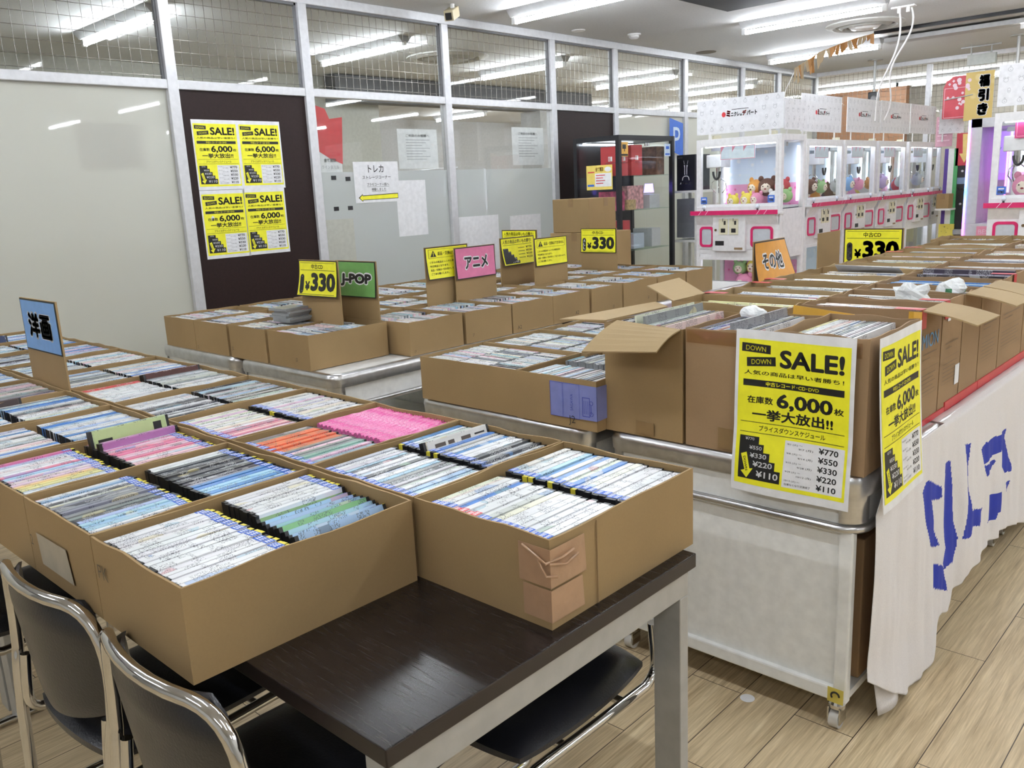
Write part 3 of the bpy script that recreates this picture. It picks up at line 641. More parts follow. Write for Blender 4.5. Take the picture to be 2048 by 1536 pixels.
def dvd_proto(end,sticker,tagged=True):
    c,s=dvd_geo(); o=obj('dvd_case',c,BLKP); o['category']='disc case'
    obj('sleeve',s,SPINE,o)
    T=.0142; y1=.0872; z=.1359; e=end
    m=MB(); ya,yb=sorted((e*y1,e*(y1-.017)))
    m.box(-T/2-.0002,ya,z-.0003,T/2+.0002,yb,z); st=obj('rental_sticker',m,sticker,o)
    m=MB()
    for q in range(3): m.box(-T/2+.003,ya+.003+q*.0045,z,T/2-.003,ya+.0055+q*.0045,z+.0002)
    obj('sticker_print',m,PAPER,st)
    if not tagged: return o
    m=MB(); ya,yb=sorted((e*.0952,e*.0875)); m.box(-T/2+.001,ya,.121,T/2-.001,yb,.1354); obj('tag_sticker',m,YELT,o)
    return o
PROTO={}
def placed(pr,M_,loc,rot,color,label,group,cat='disc case'):
    r=PROTO.get(pr)
    if r is None: raise KeyError(pr)
    if 'label' in r.keys(): o=dup(r,loc,rot=rot,label=label,group=group)
    else: o=r; o.location=loc; o.rotation_euler=rot; o['label']=label; o['group']=group
    o['category']=cat; o.color=(*color,1)
    for ch in o.children:
        if ch.name.startswith('sleeve'): ch.color=(*color,1)
    return o
PROTO['bp']=dvd_proto(1,BLUST); PROTO['bm']=dvd_proto(-1,BLUST); PROTO['rm']=dvd_proto(-1,REDST,False); PROTO['bn']=dvd_proto(-1,BLUST,False); PROTO['bq']=dvd_proto(1,BLUST,False)
class Bulk:
    def __init__(s): s.mb=MB()
    def add(s,loc,rot,dims,color,ends=True):
        T,L,H=dims; R=Matrix.Translation(loc)@Matrix.Rotation(rot[2],4,'Z')@Matrix.Rotation(rot[1],4,'Y'); mb=s.mb; n0=len(mb.f)
        vs=[R@Vector((x,y,z)) for x in (-T/2,T/2) for y in (-L/2,L/2) for z in (H*.35,H)]
        mb.add(vs,[(1,5,7,3),(0,1,3,2),(4,6,7,5),(0,4,5,1),(2,3,7,6)],0)
        rn=random.random(); c=(*color,rn); k=(.02,.02,.022,.013) if ends else c
        mb.uv[n0]=[(0,0),(0,T),(L,T),(L,0)]; mb.col[n0]=c
        mb.uv[n0+1]=[(0,.1),(0,0),(L,0),(L,.1)]; mb.col[n0+1]=c
        mb.uv[n0+2]=[(0,.1),(L,.1),(L,0),(0,0)]; mb.col[n0+2]=c
        for q in (3,4): mb.uv[n0+q]=[(0,0)]*4; mb.col[n0+q]=k
    def done(s,name,label,cat,group=None):
        o=obj(name,s.mb,SPINEB); o['kind']='stuff'; tag(o,label,cat,group); return o
def jit(c,a=.05):
    if min(c)>.7: g=1+random.uniform(-.10,.06); return tuple(max(.01,min(.95,x*g*(1+random.uniform(-.015,.015)))) for x in c)
    return tuple(max(.01,min(.95,x*(1+random.uniform(-a,a)*2))) for x in c)
WHT=(.80,.81,.83); CRM=(.80,.76,.68); PGRY=(.58,.60,.62); GRY=(.26,.27,.29); DRK=(.06,.06,.075); BLU=(.08,.25,.60); LBL=(.42,.60,.78); PNK=(.72,.22,.36); LPK=(.82,.60,.66); ORG=(.80,.20,.10); TEA=(.30,.44,.44); LAV=(.52,.52,.70); YLW=(.80,.68,.30); RED_=(.60,.08,.09); GRN=(.25,.45,.20)
CN={WHT:'white',CRM:'cream',PGRY:'pale grey',GRY:'grey',DRK:'black',BLU:'blue',LBL:'light blue',PNK:'pink',LPK:'pale pink',ORG:'orange',TEA:'teal grey',LAV:'lavender',YLW:'yellow',RED_:'red',GRN:'green'}
MIXW=[WHT,WHT,WHT,LBL,PGRY,WHT,BLU,CRM,LPK]; MIXG=[WHT,PGRY,GRY,DRK,WHT,LBL,PGRY]; MIXB=[WHT,BLU,LBL,PGRY,DRK,WHT,CRM]; MIXP=[LPK,PNK,YLW,LAV,LBL,LPK,CRM,WHT]
def pick(l): return lambda k,n:random.choice(l)
def seq(*parts):   # parts: (fraction, colour list), from the near end
    def f(k,n):
        u=k/n
        for fr,l in parts:
            if u<fr: return random.choice(l)
        return random.choice(parts[-1][1])
    return f
PALS={'L1':(seq((1,[WHT])),seq((.42,[GRN,LBL,LBL,GRN]),(1,[WHT]))),'L2':(seq((.3,[WHT,WHT,LBL]),(.8,[DRK,GRY,GRY,PGRY]),(1,[LBL,WHT])),seq((.35,[BLU,WHT,LBL,BLU]),(.85,[DRK,DRK,GRY]),(1,[WHT]))),
 'L3':(pick(MIXP),pick([LPK,PNK,LPK,WHT])),'L4':(pick(MIXB),pick(MIXW)),'L5':(pick(MIXB),pick(MIXB)),'L6':(pick([GRY,GRY,PGRY,LPK]),pick([GRY,PGRY,LPK])),'L7':(pick([BLU,LBL,DRK]),pick([BLU,WHT])),'L8':(pick(MIXB),pick(MIXB)),
 'R1':(seq((.75,MIXW),(1,[WHT,CRM,BLU])),pick([WHT,WHT,WHT,BLU,LBL,CRM,WHT])),'R2':(pick([WHT,PGRY,GRY,LBL,WHT,DRK]),seq((.4,[WHT,GRY,DRK,WHT]),(1,[WHT,BLU,PGRY]))),'R3':(seq((.45,[GRY,TEA,GRY,LPK]),(.85,[ORG]),(1,[GRY])),seq((1,[PNK]))),
 'R4':(seq((.35,[PNK,LPK]),(1,[CRM,CRM,LPK,WHT])),pick([WHT,CRM,WHT,LPK])),'R5':(pick([WHT,DRK,WHT,PGRY]),pick([GRY,PGRY,DRK,LBL])),'R6':(seq((.85,[WHT,WHT,PGRY]),(1,[RED_])),pick([PGRY,GRY,WHT]))}
BPH={'L1':'nearest left carton','L2':'torn-label carton','L3':'pastel carton','R1':'tape-cornered carton','R2':'second right carton','R3':'pink packet carton','R4':'cream-pink carton'}
bulkD=Bulk(); INDIV=['L1','R1','L2','R2','L3','R3','R4']
def fill_dvd(key):
    o,x0,y0,x1,y1,z0,h=BOXES[key]; pal=PALS.get(key,(pick(MIXG),pick(MIXW)))
    for ri in (0,1):
        yc=y0+.0065+.0965 if ri==0 else y1-.0065-.0965-.002
        n=20; xs=x1-.016; span=(x1-x0)-.036; base=random.uniform(-.07,-.03); k=0; x=xs; pk=key=='R3' and ri==1
        while k<n and x>x0+.022:
            lean=base+random.uniform(-.025,.02); pit=.0148
            if key=='L1' and ri==1 and k<9: lean=-.40+.008*k; pit=.0185
            if key=='R2' and ri==1 and k<4: lean=-.20; pit=.0165
            dz=random.uniform(0,.003); c=pal[ri](k,n); rot=(0,lean,random.uniform(-.008,.008)); loc=(x,yc+random.uniform(-.0022,.0022),z0+.0065+dz)
            if key in INDIV:
                nm=CN.get(c,'white'); row='left' if ri==0 else 'right'
                if pk: c=PNK
                lab='%s disc case, %s from the near end of the %s row, %s'%(nm,ORD[k],row,BPH[key])
                if pk: lab='pink wrapped disc packet, %s from the near end, pink packet carton'%ORD[k]
                pr=('bp' if key[0]=='L' else 'bm')
                if random.random()>({'L':(.85,.6),'R':(.10,.10)}[key[0]][ri]): pr={'bp':'bq','bm':'bn'}[pr]
                if key=='R1' and ri==0 and 11<=k<=14: pr='rm'
                if pk: pr='pk'
                placed(pr,None,loc,rot,jit(c),lab,'disc cases in the near cartons')
            else: bulkD.add(loc,rot,(.0142,.19,.135),jit(c))
            x-=pit if not pk else .0150; k+=1
# pink shrink-wrapped packet
mb=MB(); n=9
for s in (-1,1):
    pass
T=.0142
vs=[];
for i in range(n+1):
    y=-.094+.188*i/n; r=random.Random(i)
    for x,z in ((-T/2,.0),(-T/2,.131),(-T/4,.135),(T/4,.135),(T/2,.131),(T/2,0)): vs.append((x+r.uniform(-.0005,.0005),y,z+(r.uniform(-.0018,.0012) if z>.1 else 0)))
mb.add(vs,[(i*6+k,(i+1)*6+k,(i+1)*6+k+1,i*6+k+1) for i in range(n) for k in range(5)]+[(0,1,2,3,4,5),tuple(n*6+k for k in (5,4,3,2,1,0))])
pk=obj('disc_packet',mb,WRAP); mb=MB()
mb.add([(-.006,.094,.03),(.006,.094,.03),(.005,.103,.05),(-.004,.108,.09),(-.006,.101,.13),(.004,.104,.136),(.006,.094,.134),(-.006,.094,.134)],[(0,1,2),(0,2,3),(3,2,5),(3,5,4),(4,5,6,7),(2,1,6,5),(0,3,4,7)])
obj('wrap_fold',mb,WRAP,pk); PROTO['pk']=pk
for k in list(BOXES):
    if k[0] in 'LR': fill_dvd(k)
bulkD.done('dvd_case_bulk','disc cases with mixed spines filling the rear cartons of the dark tables','disc cases')
def loose(name,label,loc,rot,color,face,parts=None,th=.0142):
    c,s=dvd_geo(T=th); o=obj(name,c,BLKP); sl=obj('sleeve',s,SPINE,o); sl.color=(*color,1); o.location=loc; o.rotation_euler=rot; tag(o,label,'disc case')
    mb=MB(); mb.box(th/2+.0005,-.086,.012,th/2+.001,.086,.133); obj('cover_print',mb,face,o); return o
a=loose('dvd_case','green covered disc case sticking up behind the purple one, pastel carton',(-1.985,.795,.768),(0,-.16,.03),(.55,.68,.40),M('green_cover',(.50,.62,.30),.35))
mb=MB(); fn=lambda u,v,w_:(.0081+.0003,u,v)
for q,(y0,z0,y1,z1) in enumerate(((-.08,.09,-.03,.10),(-.078,.105,-.045,.112),(.055,.10,.075,.125))): rect(mb,y0,z0,y1,z1,fn,0)
obj('cover_lettering',mb,BLACK,a)
b=loose('dvd_case','purple disc case lying raised in front of the green one, pastel carton',(-1.957,.80,.744),(0,-.10,.05),(.55,.28,.52),M('purple_cover',(.42,.17,.40),.35))
a=loose('dvd_case','white case with dark photo covers sticking up, carton behind the tape-cornered one',(-1.305,1.226,.748),(0,-.28,-.04),(.80,.79,.75),M('white_cover',(.72,.70,.66),.35))
mb=MB(); fn=lambda u,v,w_:(.0083,u,v)
for y0,y1 in ((-.065,-.035),(-.028,-.010),(.010,.038)): rect(mb,y0,.085,y1,.125,fn,0)
obj('cover_photo',mb,M('photo_brown',(.08,.06,.05),.4),a); mb=MB()
for q in range(4): rect(mb,.05,.09+q*.01,.08,.094+q*.01,fn,0)
obj('cover_lettering',mb,BLACK,a)
loose('dvd_case','dark red case tilted above its neighbours, sixth carton of the right row',(-2.66,1.222,.745),(0,-.2,0),(.10,.03,.03),M('dark_red_cover',(.07,.018,.015),.35),th=.03)
loose('dvd_case','dark case with a yellow tag tilted on top, fifth carton of the left row',(-2.68,.68,.742),(0,-.2,-.03),(.10,.07,.06),M('dark_cover',(.05,.03,.03),.35),th=.026)
loose('dvd_case','long dark blue box case in the farthest carton of the right row',(-4.02,1.06,.76),(0,-.3,0),(.02,.04,.12),M('navy_cover',(.015,.03,.09),.35),th=.03)
# ------------------------------------------------------------------ low CD cartons
gK='low cartons of CDs on the white carts'
def cdbox(k,x0,y0,x1,y1,lab): carton(k,x0,y0,x1,y1,.7015,.150,lab,gK,seed=sum(map(ord,k))+300)
random.seed(11)
A=[('A1',-2.222,1.895,-1.772,2.205,'low CD carton, plain, front left corner of the middle cart'),('A2',-1.768,1.888,-1.452,2.30,'low CD carton with a blue shipping label and J2 in pen, beside record boxes'),('A3',-2.222,2.212,-1.735,2.525,'low CD carton of white spines behind the plain front one'),('A4',-2.222,2.532,-1.735,2.82,'low CD carton under the left-hanging flap, third row of the middle cart'),('A5',-1.728,2.306,-1.475,2.72,'low CD carton hidden behind the folded flap of the record box')]
for a in A: cdbox(*a)
Kf=[('K1',-4.282,'leftmost low CD carton in the back row by the brown door'),('K2',-3.967,'low CD carton second from the left in the back row'),('K3',-3.634,'low CD carton with a pen stroke, third from the left in the back row'),('K4',-3.303,'low CD carton marked J2 in pen at the front corner of the back cart')]
for k,x0,lab in Kf: cdbox(k,x0,1.955,x0+.312,2.37,lab)
ys=[(2.39,2.715),(2.735,3.05),(3.06,3.37),(3.372,3.68),(3.70,3.985),(4.0,4.34),(4.355,4.665),(4.68,4.995)]
l1=['low CD carton right behind the green sign card, marked J1','low CD carton left of the pink sign card foot, marked J1','low CD carton marked A2 under the pink sign card','low CD carton marked A2 with a black case leaning, behind the pink sign','low CD carton marked J2 under the yellow warning card','low CD carton marked J2 in front of the small price card','low CD carton behind the folded-up flap, second from the far end','low CD carton at the far end by the claw machine']
for i,((a,b),lab) in enumerate(zip(ys,l1)): cdbox('KR%d'%i,-3.285,a,-2.862,b,lab)
l2=['low CD carton behind the leaning stack of CDs','low CD carton left of the yellow warning card foot','low CD carton between the two warning cards','low CD carton left of the stepped price card','low CD carton behind the stepped price card','low CD carton left of the small price card','low CD carton behind the small price card','low CD carton at the far end by the stacked cartons']
for i,((a,b),lab) in enumerate(zip(ys,l2)): cdbox('KM%d'%i,-3.72,a,-3.30,b,lab)
l3=['low CD carton against the brown door, second row','low CD carton against the glass under the arrow notice','low CD carton against the glass, middle of the cart','low CD carton against the glass by the narrow paper','low CD carton against the glass by the white sheet','low CD carton against the glass by the post','low CD carton against the glass near the cartons','low CD carton against the glass at the far end']
for i,((a,b),lab) in enumerate(zip(ys,l3)): cdbox('KL%d'%i,-4.29,a,-3.74,b,lab)
for k,s,f,u,v,h in (('A2','J2','f',.215,.010,.030),('K4','J2','f',.21,.03,.018),('K2','2','f',.02,.012,.015),('K3','J2','f',.015,.03,.02),('KR0','J1','r',.02,.012,.014),('KR1','J1','r',.04,.03,.016),('KR2','A2','r',.03,.018,.018),('KR3','A2','r',.18,.03,.018),('KR4','J2','r',.19,.02,.018),('KR5','J2','r',.24,.03,.018)): scrawl(k,s,f,u,v,h)
bulkC=Bulk(); cdn=[0]
def cd_proto():
    T,Ln,Hh=.0102,.142,.124; o=obj('cd_case',MB().box(-T/2,-Ln/2,0,T/2,Ln/2,Hh),M('clear_case',(.30,.31,.32),.15)); e=.0003; a=Ln/2-.004; sl=MB()
    sl.add([(-T/2-e,-a,.004),(-T/2-e,a,.004),(-T/2-e,-a,Hh+e),(-T/2-e,a,Hh+e),(T/2+e,-a,Hh+e),(T/2+e,a,Hh+e),(T/2+e,-a,.004),(T/2+e,a,.004)],[(1,0,2,3),(2,4,5,3),(4,6,7,5)])
    sl.uv={0:[(2*a,.12),(0,.12),(0,0),(2*a,0)],1:[(0,0),(0,T),(2*a,T),(2*a,0)],2:[(0,T),(0,.13),(2*a,.13),(2*a,T)]}
    obj('sleeve',sl,SPINE,o); return o
PROTO['cd']=cd_proto(); MIXC=[WHT,WHT,PGRY,WHT,GRY,LBL,CRM,LPK,DRK,PGRY,WHT]
def fill_cd(key,along,ind,phr=None):
    o,x0,y0,x1,y1,z0,h=BOXES[key]; s0,s1=(x0,x1) if along=='x' else (y0,y1); t0,t1=(y0,y1) if along=='x' else (x0,x1)
    nc=int((s1-s0-.012)/.1425); gap=(s1-s0-.012-nc*.142)/max(1,nc); t1-=.010; t0+=.010
    for c in range(nc):
        sc=s0+.006+gap*(c+.5)+.142*(c+.5); t=t1-.008 if along=='y' else t0+.008; k=0; ln=random.uniform(.02,.10)
        while (t>t0+.014 if along=='y' else t<t1-.014) and k<32:
            lean=-(ln+random.uniform(-.02,.03)); jit_=random.uniform(-.002,.002); col=jit(random.choice(MIXC))
            if along=='y': loc=(t,sc+jit_,z0+.015+random.uniform(0,.004)); rot=(0,lean,0); t-=.0104
            else: loc=(sc+jit_,t,z0+.015+random.uniform(0,.004)); rot=(0,lean,-PI/2); t+=.0104
            if ind and cdn[0]<285:
                cdn[0]+=1; colw=('left','middle','right')[c] if nc==3 else ('left','right')[c]
                nm='CD case'
                lab='CD case, %s from the %s end of the %s column, %s'%(ORD[k],'near',colw,phr); placed('cd',None,loc,rot,col,lab,'CD cases in the near low cartons','CD')
            else: bulkC.add(loc,rot,(.0102,.142,.124),col,ends=False)
            k+=1
fill_cd('A1','x',True,'plain front carton'); fill_cd('A2','y',True,'J2 carton with blue label'); fill_cd('A3','x',True,'carton behind the plain one'); fill_cd('A4','x',True,'third-row low carton')
for k in list(BOXES):
    if k[0]=='K' or k=='A5': fill_cd(k,'x',False)
bulkC.done('cd_case_bulk','CD cases with pale mixed spines filling the back row of low cartons','CDs')
# leaning stack of CDs lying flat
for i in range(6):
    o=dup(PROTO['cd'],(-3.45+.012*math.sin(i*2.1)+.062,2.19+.006*math.cos(i*1.7),.858+.0106*i),label='CD case lying flat, %s from the bottom of the small stack'%ORD[i],group='stack of CDs lying flat',rot=(0,-PI/2,.08+.05*math.sin(i*3)))
    o['category']='CD'
    for ch in o.children: ch.color=(*random.choice([(.5,.5,.5),(.25,.24,.22),(.65,.65,.66),(.20,.14,.10)]),1)
# shipping label on A2
LX=BOXES['A2'][0].location
lb=patch('A2','shipping_label',[(-1.624,1.8845,.732),(-1.4485,1.8845,.735),(-1.4485,1.8845,.837),(-1.624,1.8845,.838)],LILAC,label='translucent blue shipping label')
patch('A2','shipping_label',[(-1.4485,1.8845,.735),(-1.4485,1.935,.737),(-1.4485,1.935,.836),(-1.4485,1.8845,.837)],LILAC)
mb=MB(); fn=lambda u,v,w_:(-1.624+u-LX.x,1.8840-LX.y,.732+v-LX.z)
put(mb,('SAGAWA',.003),.057,.044,.107,.054,fn,0,rot=PI/2); frame_ln(mb,.0,.0,.048,.105,.001,fn,0); frame_ln(mb,.05,.0,.112,.105,.001,fn,0)
frame_ln(mb,.122,.012,.150,.07,.0022,fn,0); rect(mb,.153,.02,.1552,.05,fn,0)
for q in (.022,.055): mb.tube([fn(.155+.006*math.cos(a),q+.006*math.sin(a),0) for a in [i*PI/6 for i in range(12)]],.0008,5,closed=True)
for q in range(3): rect(mb,.128+q*.007,.02,.1295+q*.007,.06,fn,0)
obj('label_print',mb,M('label_navy',(.05,.07,.40),.4),BOXES['A2'][0])
# ------------------------------------------------------------------ record boxes
random.seed(23)
gR='tall record boxes on the draped cart'; DZ=.7015
RB=[('F1',-1.452,1.932,-1.195,2.265,.315,CARD,'tall record box with a folded-out flap, front left of the draped cart'),('F2',-1.185,1.932,-.945,2.265,.322,CARD3,'tall record box with crinkled clear tape, middle of the front three'),('F3',-.938,1.932,-.705,2.265,.330,CARD3,'tall record box carrying the SALE posters, front corner of the cart')]
ly=[2.285,2.48,2.685,2.905,3.15,3.42,3.66,3.90,4.11,4.36,4.57,4.90]
Ll=['record box of pale yellow sleeves behind the front left box','record box with red-taped left corner, second in the left column','record box in plastic sleeves at the orange sign card, left column','record box just behind the orange sign card, left column','record box with a printed paper sheet, fifth in the left column','record box left of the black-backed record, left column','empty-looking record box in front of the large price sign','record box right of the large price sign, left column','record box with white printed paper, near the far end of the left column','record box with red tape streaks, second from the far end, left column','record box last in the left column before the end boxes']
for i,l in enumerate(Ll): RB.append(('RL%d'%i,-1.452,ly[i],-1.070,ly[i+1]-.008,.333,CARD2 if i%2 else CARD,l))
ry=[2.365,2.56,2.755,2.945,3.18,3.50,3.74,4.05,4.40,4.90]
Rl=['record box printed with a blue word and torn clear tape, first on the right','record box with white crumpled plastic on top, second on the right','record box with a green and white bag, third on the right','record box with dark sleeves behind the green bag, right column','record box with one black-backed record raised, right column','record box wrapped in clear plastic on top, right column','record box with red tape, seventh in the right column','record box with a black sleeve near the far end, right column','record box last in the right column before the end boxes']
for i,l in enumerate(Rl): RB.append(('RR%d'%i,-1.066,ry[i],-.7365,ry[i+1]-.008,.333,CARD3,l))
RB+=[('E1',-1.50,4.905,-1.20,5.24,.335,CARD,'end record box at far left with spines facing us'),('E2',-1.19,4.905,-.85,5.24,.335,CARD,'end record box at far right with spines facing us')]
for k,x0,y0,x1,y1,h,m,l in RB: carton(k,x0,y0,x1,y1,DZ,h,l,gR,mat=m,wob=.005)
def lp_proto():
    T=.0045; a=.152; H=.315; sl=MB()
    sl.add([(x,y,z) for x in (-T/2,T/2) for y in (-a,a) for z in (0,H)],[(1,5,7,3),(0,1,3,2),(4,6,7,5),(0,4,5,1),(2,3,7,6)])
    sl.uv={0:[(0,0),(0,T),(.3,T),(.3,0)],1:[(0,.3),(0,0),(.3,0),(.3,.3)],2:[(0,.3),(.3,.3),(.3,0),(0,0)],3:[(0,0)]*4,4:[(0,0)]*4}
    o=obj('record_sleeve',sl,SPINE); return o
PROTO['lp']=lp_proto()
def lp(loc,rot,col,label,th=1.0):
    o=placed('lp',None,loc,rot,col,label,'records in the tall boxes','record'); o.scale=(th,1,1); return o
LPC=[WHT,CRM,PGRY,DRK,CRM,LAV,GRY,(.45,.38,.30),WHT,(.62,.56,.44),(.30,.30,.42)]
for key,ph,spec in (('F1','front left record box',[CRM,(.6,.52,.36),GRY,WHT,PGRY,GRY,WHT,CRM,GRY,DRK,CRM,WHT,DRK]),('F2','middle front record box',[WHT,DRK,(.45,.38,.30),WHT,DRK,GRY,DRK,LBL,WHT,(.55,.24,.13),WHT,(.12,.10,.35),WHT,DRK,GRY]),('F3','SALE poster record box',[WHT,DRK,PGRY,(.35,.28,.30),WHT,DRK,GRY,DRK,WHT,GRY,WHT,(.70,.60,.60),(.72,.60,.56),WHT,WHT,WHT,(.82,.78,.40)])):
    o,x0,y0,x1,y1,z0,h=BOXES[key]; n=len(spec); yc=(y0+y1)/2
    for k,c in enumerate(spec):
        x=x1-.028-(x1-x0-.10)*k/(n-1); th=random.uniform(1,2.0)
        if key=='F2' and k in (5,9): th=3
        if key=='F3' and k>12: th=1.9
        th=min(th,(x1-x0-.10)/(n-1)/.0045*.95)
        z=z0+.006-(.015 if key=='F1' else .008); dz=.0
        if (key,k) in (('F2',5),('F1',5),('F1',7)): dz=.022
        lean=-.10-.012*k/n*4
        lp((x,yc,z0+.005+dz),(0,max(-.17,lean),random.uniform(-.01,.01)),jit(c),'record sleeve, %s from the right in the %s'%(ORD[k],ph),th)
for k,_,_,_,_,_,_,_ in RB:
    if k[0] not in 'RE': continue
    o,x0,y0,x1,y1,z0,h=BOXES[k]; ph=('left' if k[1]=='L' else 'right')+' column'
    if k[0]=='R':
        n=7 if k!='RL6' else 4; xc=(x0+x1)/2
        pal={'RL0':[(.78,.72,.42),CRM,WHT],'RL1':[PGRY,GRY,WHT],'RL2':[PGRY,PGRY,CRM],'RR0':[WHT,(.45,.38,.3),GRY,(.35,.16,.10)],'RR3':[DRK,BLU,LBL],'RR4':[DRK,PGRY]}.get(k,[CRM,PGRY,WHT,GRY,(.6,.5,.38)])
        yy=y1-.022; st=min(.022,(y1-y0-.06)/n)
        for q in range(n):
            c=random.choice(pal); th=random.uniform(1,2.4); dz=random.uniform(0,.006)
            if k=='RR4' and q==2: c,th,dz=DRK,4,.02
            lp((xc+random.uniform(-.002,.002)+(.02 if k[1]=='L' else 0),yy,z0+.005+dz),(0,-random.uniform(.03,.07),-PI/2) if False else (0,random.uniform(-.10,-.05),PI/2),jit(c),'record sleeve, %s from the back of the %s'%(ORD[q],o['label'][:0]+{'L':'left column, box ','R':'right column, box '}[k[1]]+ORD[int(k[2:])]+' from the front'),th)
            yy-=st*random.uniform(.8,1.15)
    else:
        for q in range(14):
            x=x1-.03-(x1-x0-.09)*q/13
            lp((x,(y0+y1)/2-.0,z0+.005),(0,-.12,0) if False else (0,-.08-.05*random.random(),0),jit(random.choice(LPC)),'record sleeve, %s from the right in the far %s end box'%(ORD[q],'left' if k=='E1' else 'right'),random.uniform(1,2))
for k in ('E1','E2'): # LPs are as deep as the box there
    pass
# flaps
def flap(key,pts,label=None,bend=0):
    o=BOXES[key][0]; L=Vector(o.location); a,b,c,d=[Vector(p)-L for p in pts]; mb=MB(); n=6; top=[];bot=[]
    nn=(b-a).cross(d-a).normalized()
    for i in range(n+1):
        u=i/n; off=nn*bend*math.sin(PI*u)
        for q,(s,e) in enumerate(((a,d),(b,c))): top.append(s.lerp(e,u)+off)
    vs=top+[p-nn*.0038 for p in top]; N=len(top); fs=[]
    for i in range(n):
        fs+=[(2*i,2*i+1,2*i+3,2*i+2),(N+2*i+2,N+2*i+3,N+2*i+1,N+2*i),(2*i,2*i+2,N+2*i+2,N+2*i),(2*i+3,2*i+1,N+2*i+1,N+2*i+3)]
    fs+=[(1,0,N,N+1),(2*n,2*n+1,N+2*n+1,N+2*n)]; mb.add(vs,fs)
    p=obj('flap',mb,CARD2,o)
    if label: p['label']=label
zt=DZ+.315
flap('F1',[(-1.20,1.930,zt),(-1.405,1.930,zt+.012),(-1.432,1.80,.958),(-1.20,1.815,.976)],bend=.008)
flap('F1',[(-1.453,2.262,1.018),(-1.453,1.94,1.02),(-1.59,1.90,1.020),(-1.50,2.265,1.030)])
flap('RL0',[(-1.45,2.48,1.034),(-1.45,2.29,1.032),(-1.565,2.315,1.072),(-1.56,2.50,1.079)])
for k,y0,y1 in (('RR0',2.37,2.555),('RR2',2.76,2.93),('RR3',2.95,3.13)):
    flap(k,[(-.736,y0,1.033),(-.736,y1,1.033),(-.60,y1+.03,1.0),(-.605,y0+.02,1.0)],bend=-.004)
for k,x,y in (('RL1',-1.452,2.488),('RL2',-1.452,2.80),('RR0',-.736,2.368),('RR1',-.736,2.565),('RR4',-.736,3.30),('RL8',-1.452,4.12),('RL9',-1.452,4.38),('RL3',-1.452,2.915)):
    s=-1 if x<-1 else 1
    patch(k,'red_tape_strip',[(x+s*.0045,y,.985),(x+s*.0045,y+.035,.985),(x+s*.0045,y+.035,1.036),(x+s*.0045,y,1.036)][::s],RED)
    patch(k,'red_tape_strip',[(x-s*.07,y-.002,1.0385),(x+s*.004,y-.002,1.0385),(x+s*.004,y+.03,1.0385),(x-s*.07,y+.03,1.0385)][::s],RED)
for i,(y0,y1,z) in enumerate(((2.37,2.62,.704),(2.62,2.95,.704),(2.95,3.6,.704))):
    tag(obj('red_tape',MB().box(-.7365,y0,z,-.733,y1-.004,z+.028)if i else MB().box(-.7365,y0+.03,z,-.733,y1-.004,z+.016),RED),'red tape along the cloth top edge, %s stretch from the posters'%ORD[i],'tape','red tape along the cloth')
patch('RR5','red_tape_strip',[(-.7335,3.56,.73),(-.7335,3.60,.73),(-.7335,3.60,.80),(-.7335,3.56,.80)],RED)
# printing on the right-hand boxes
def printed(key,y0,y1,word):
    o=BOXES[key][0]; L=o.location; fn=lambda u,v,w_:(-.7345-L.x,y0+u-L.y,v-L.z)
    W=y1-y0; mb=MB()
    rect(mb,.03,.907,W*.8,.911,fn,0); rect(mb,.03,.893,W*.5,.896,fn,0)
    for q in range(5): rect(mb,.02,.80+q*.012,W*(.8-.1*(q%2)),.8025+q*.012,fn,0)
    frame_ln(mb,.012,.79,W*.9,.868,.0012,fn,0); obj('box_print',mb,M('brown_ink',(.20,.13,.07),.6),o)
    if word:
        mb=MB(); put(mb,('MION',.003),.02,.925,W*.85,.965,fn,0); obj('blue_print',mb,M('steel_blue_ink',(.12,.33,.60),.6),o)
for k,w_ in (('RR0',1),('RR1',0),('RR3',0),('RR4',0)): printed(k,BOXES[k][2]+.005,BOXES[k][4],w_)
patch('RR1','white_label',[(-.7340,2.70,.77),(-.7340,2.74,.77),(-.7340,2.74,.83),(-.7340,2.70,.83)],PAPER)
patch('RR1','white_label',[(-.7340,2.60,.975),(-.7340,2.625,.975),(-.7340,2.625,1.01),(-.7340,2.60,1.01)],PAPER)
# clear tape and brown tape on the front boxes
CLT=GLASS('clear_tape',fac=.35,rough=.08,tint=(.93,.88,.80))
for k,x0,x1 in (('F2',-1.18,-.96),('F3',-.93,-.72)):
    patch(k,'clear_tape_strip',[(x0,1.9275,.985),(x1,1.9275,.985),(x1,1.9275,1.02),(x0,1.9275,1.02)],CLT)
patch('F1','tape_patch',[(-1.345,1.9275,.71),(-1.285,1.9275,.708),(-1.285,1.9275,.745),(-1.345,1.9275,.747)],TAPE)
patch('F2','tape_patch',[(-1.085,1.9275,.71),(-1.04,1.9275,.708),(-1.04,1.9275,.765),(-1.085,1.9275,.767)],TAPE)
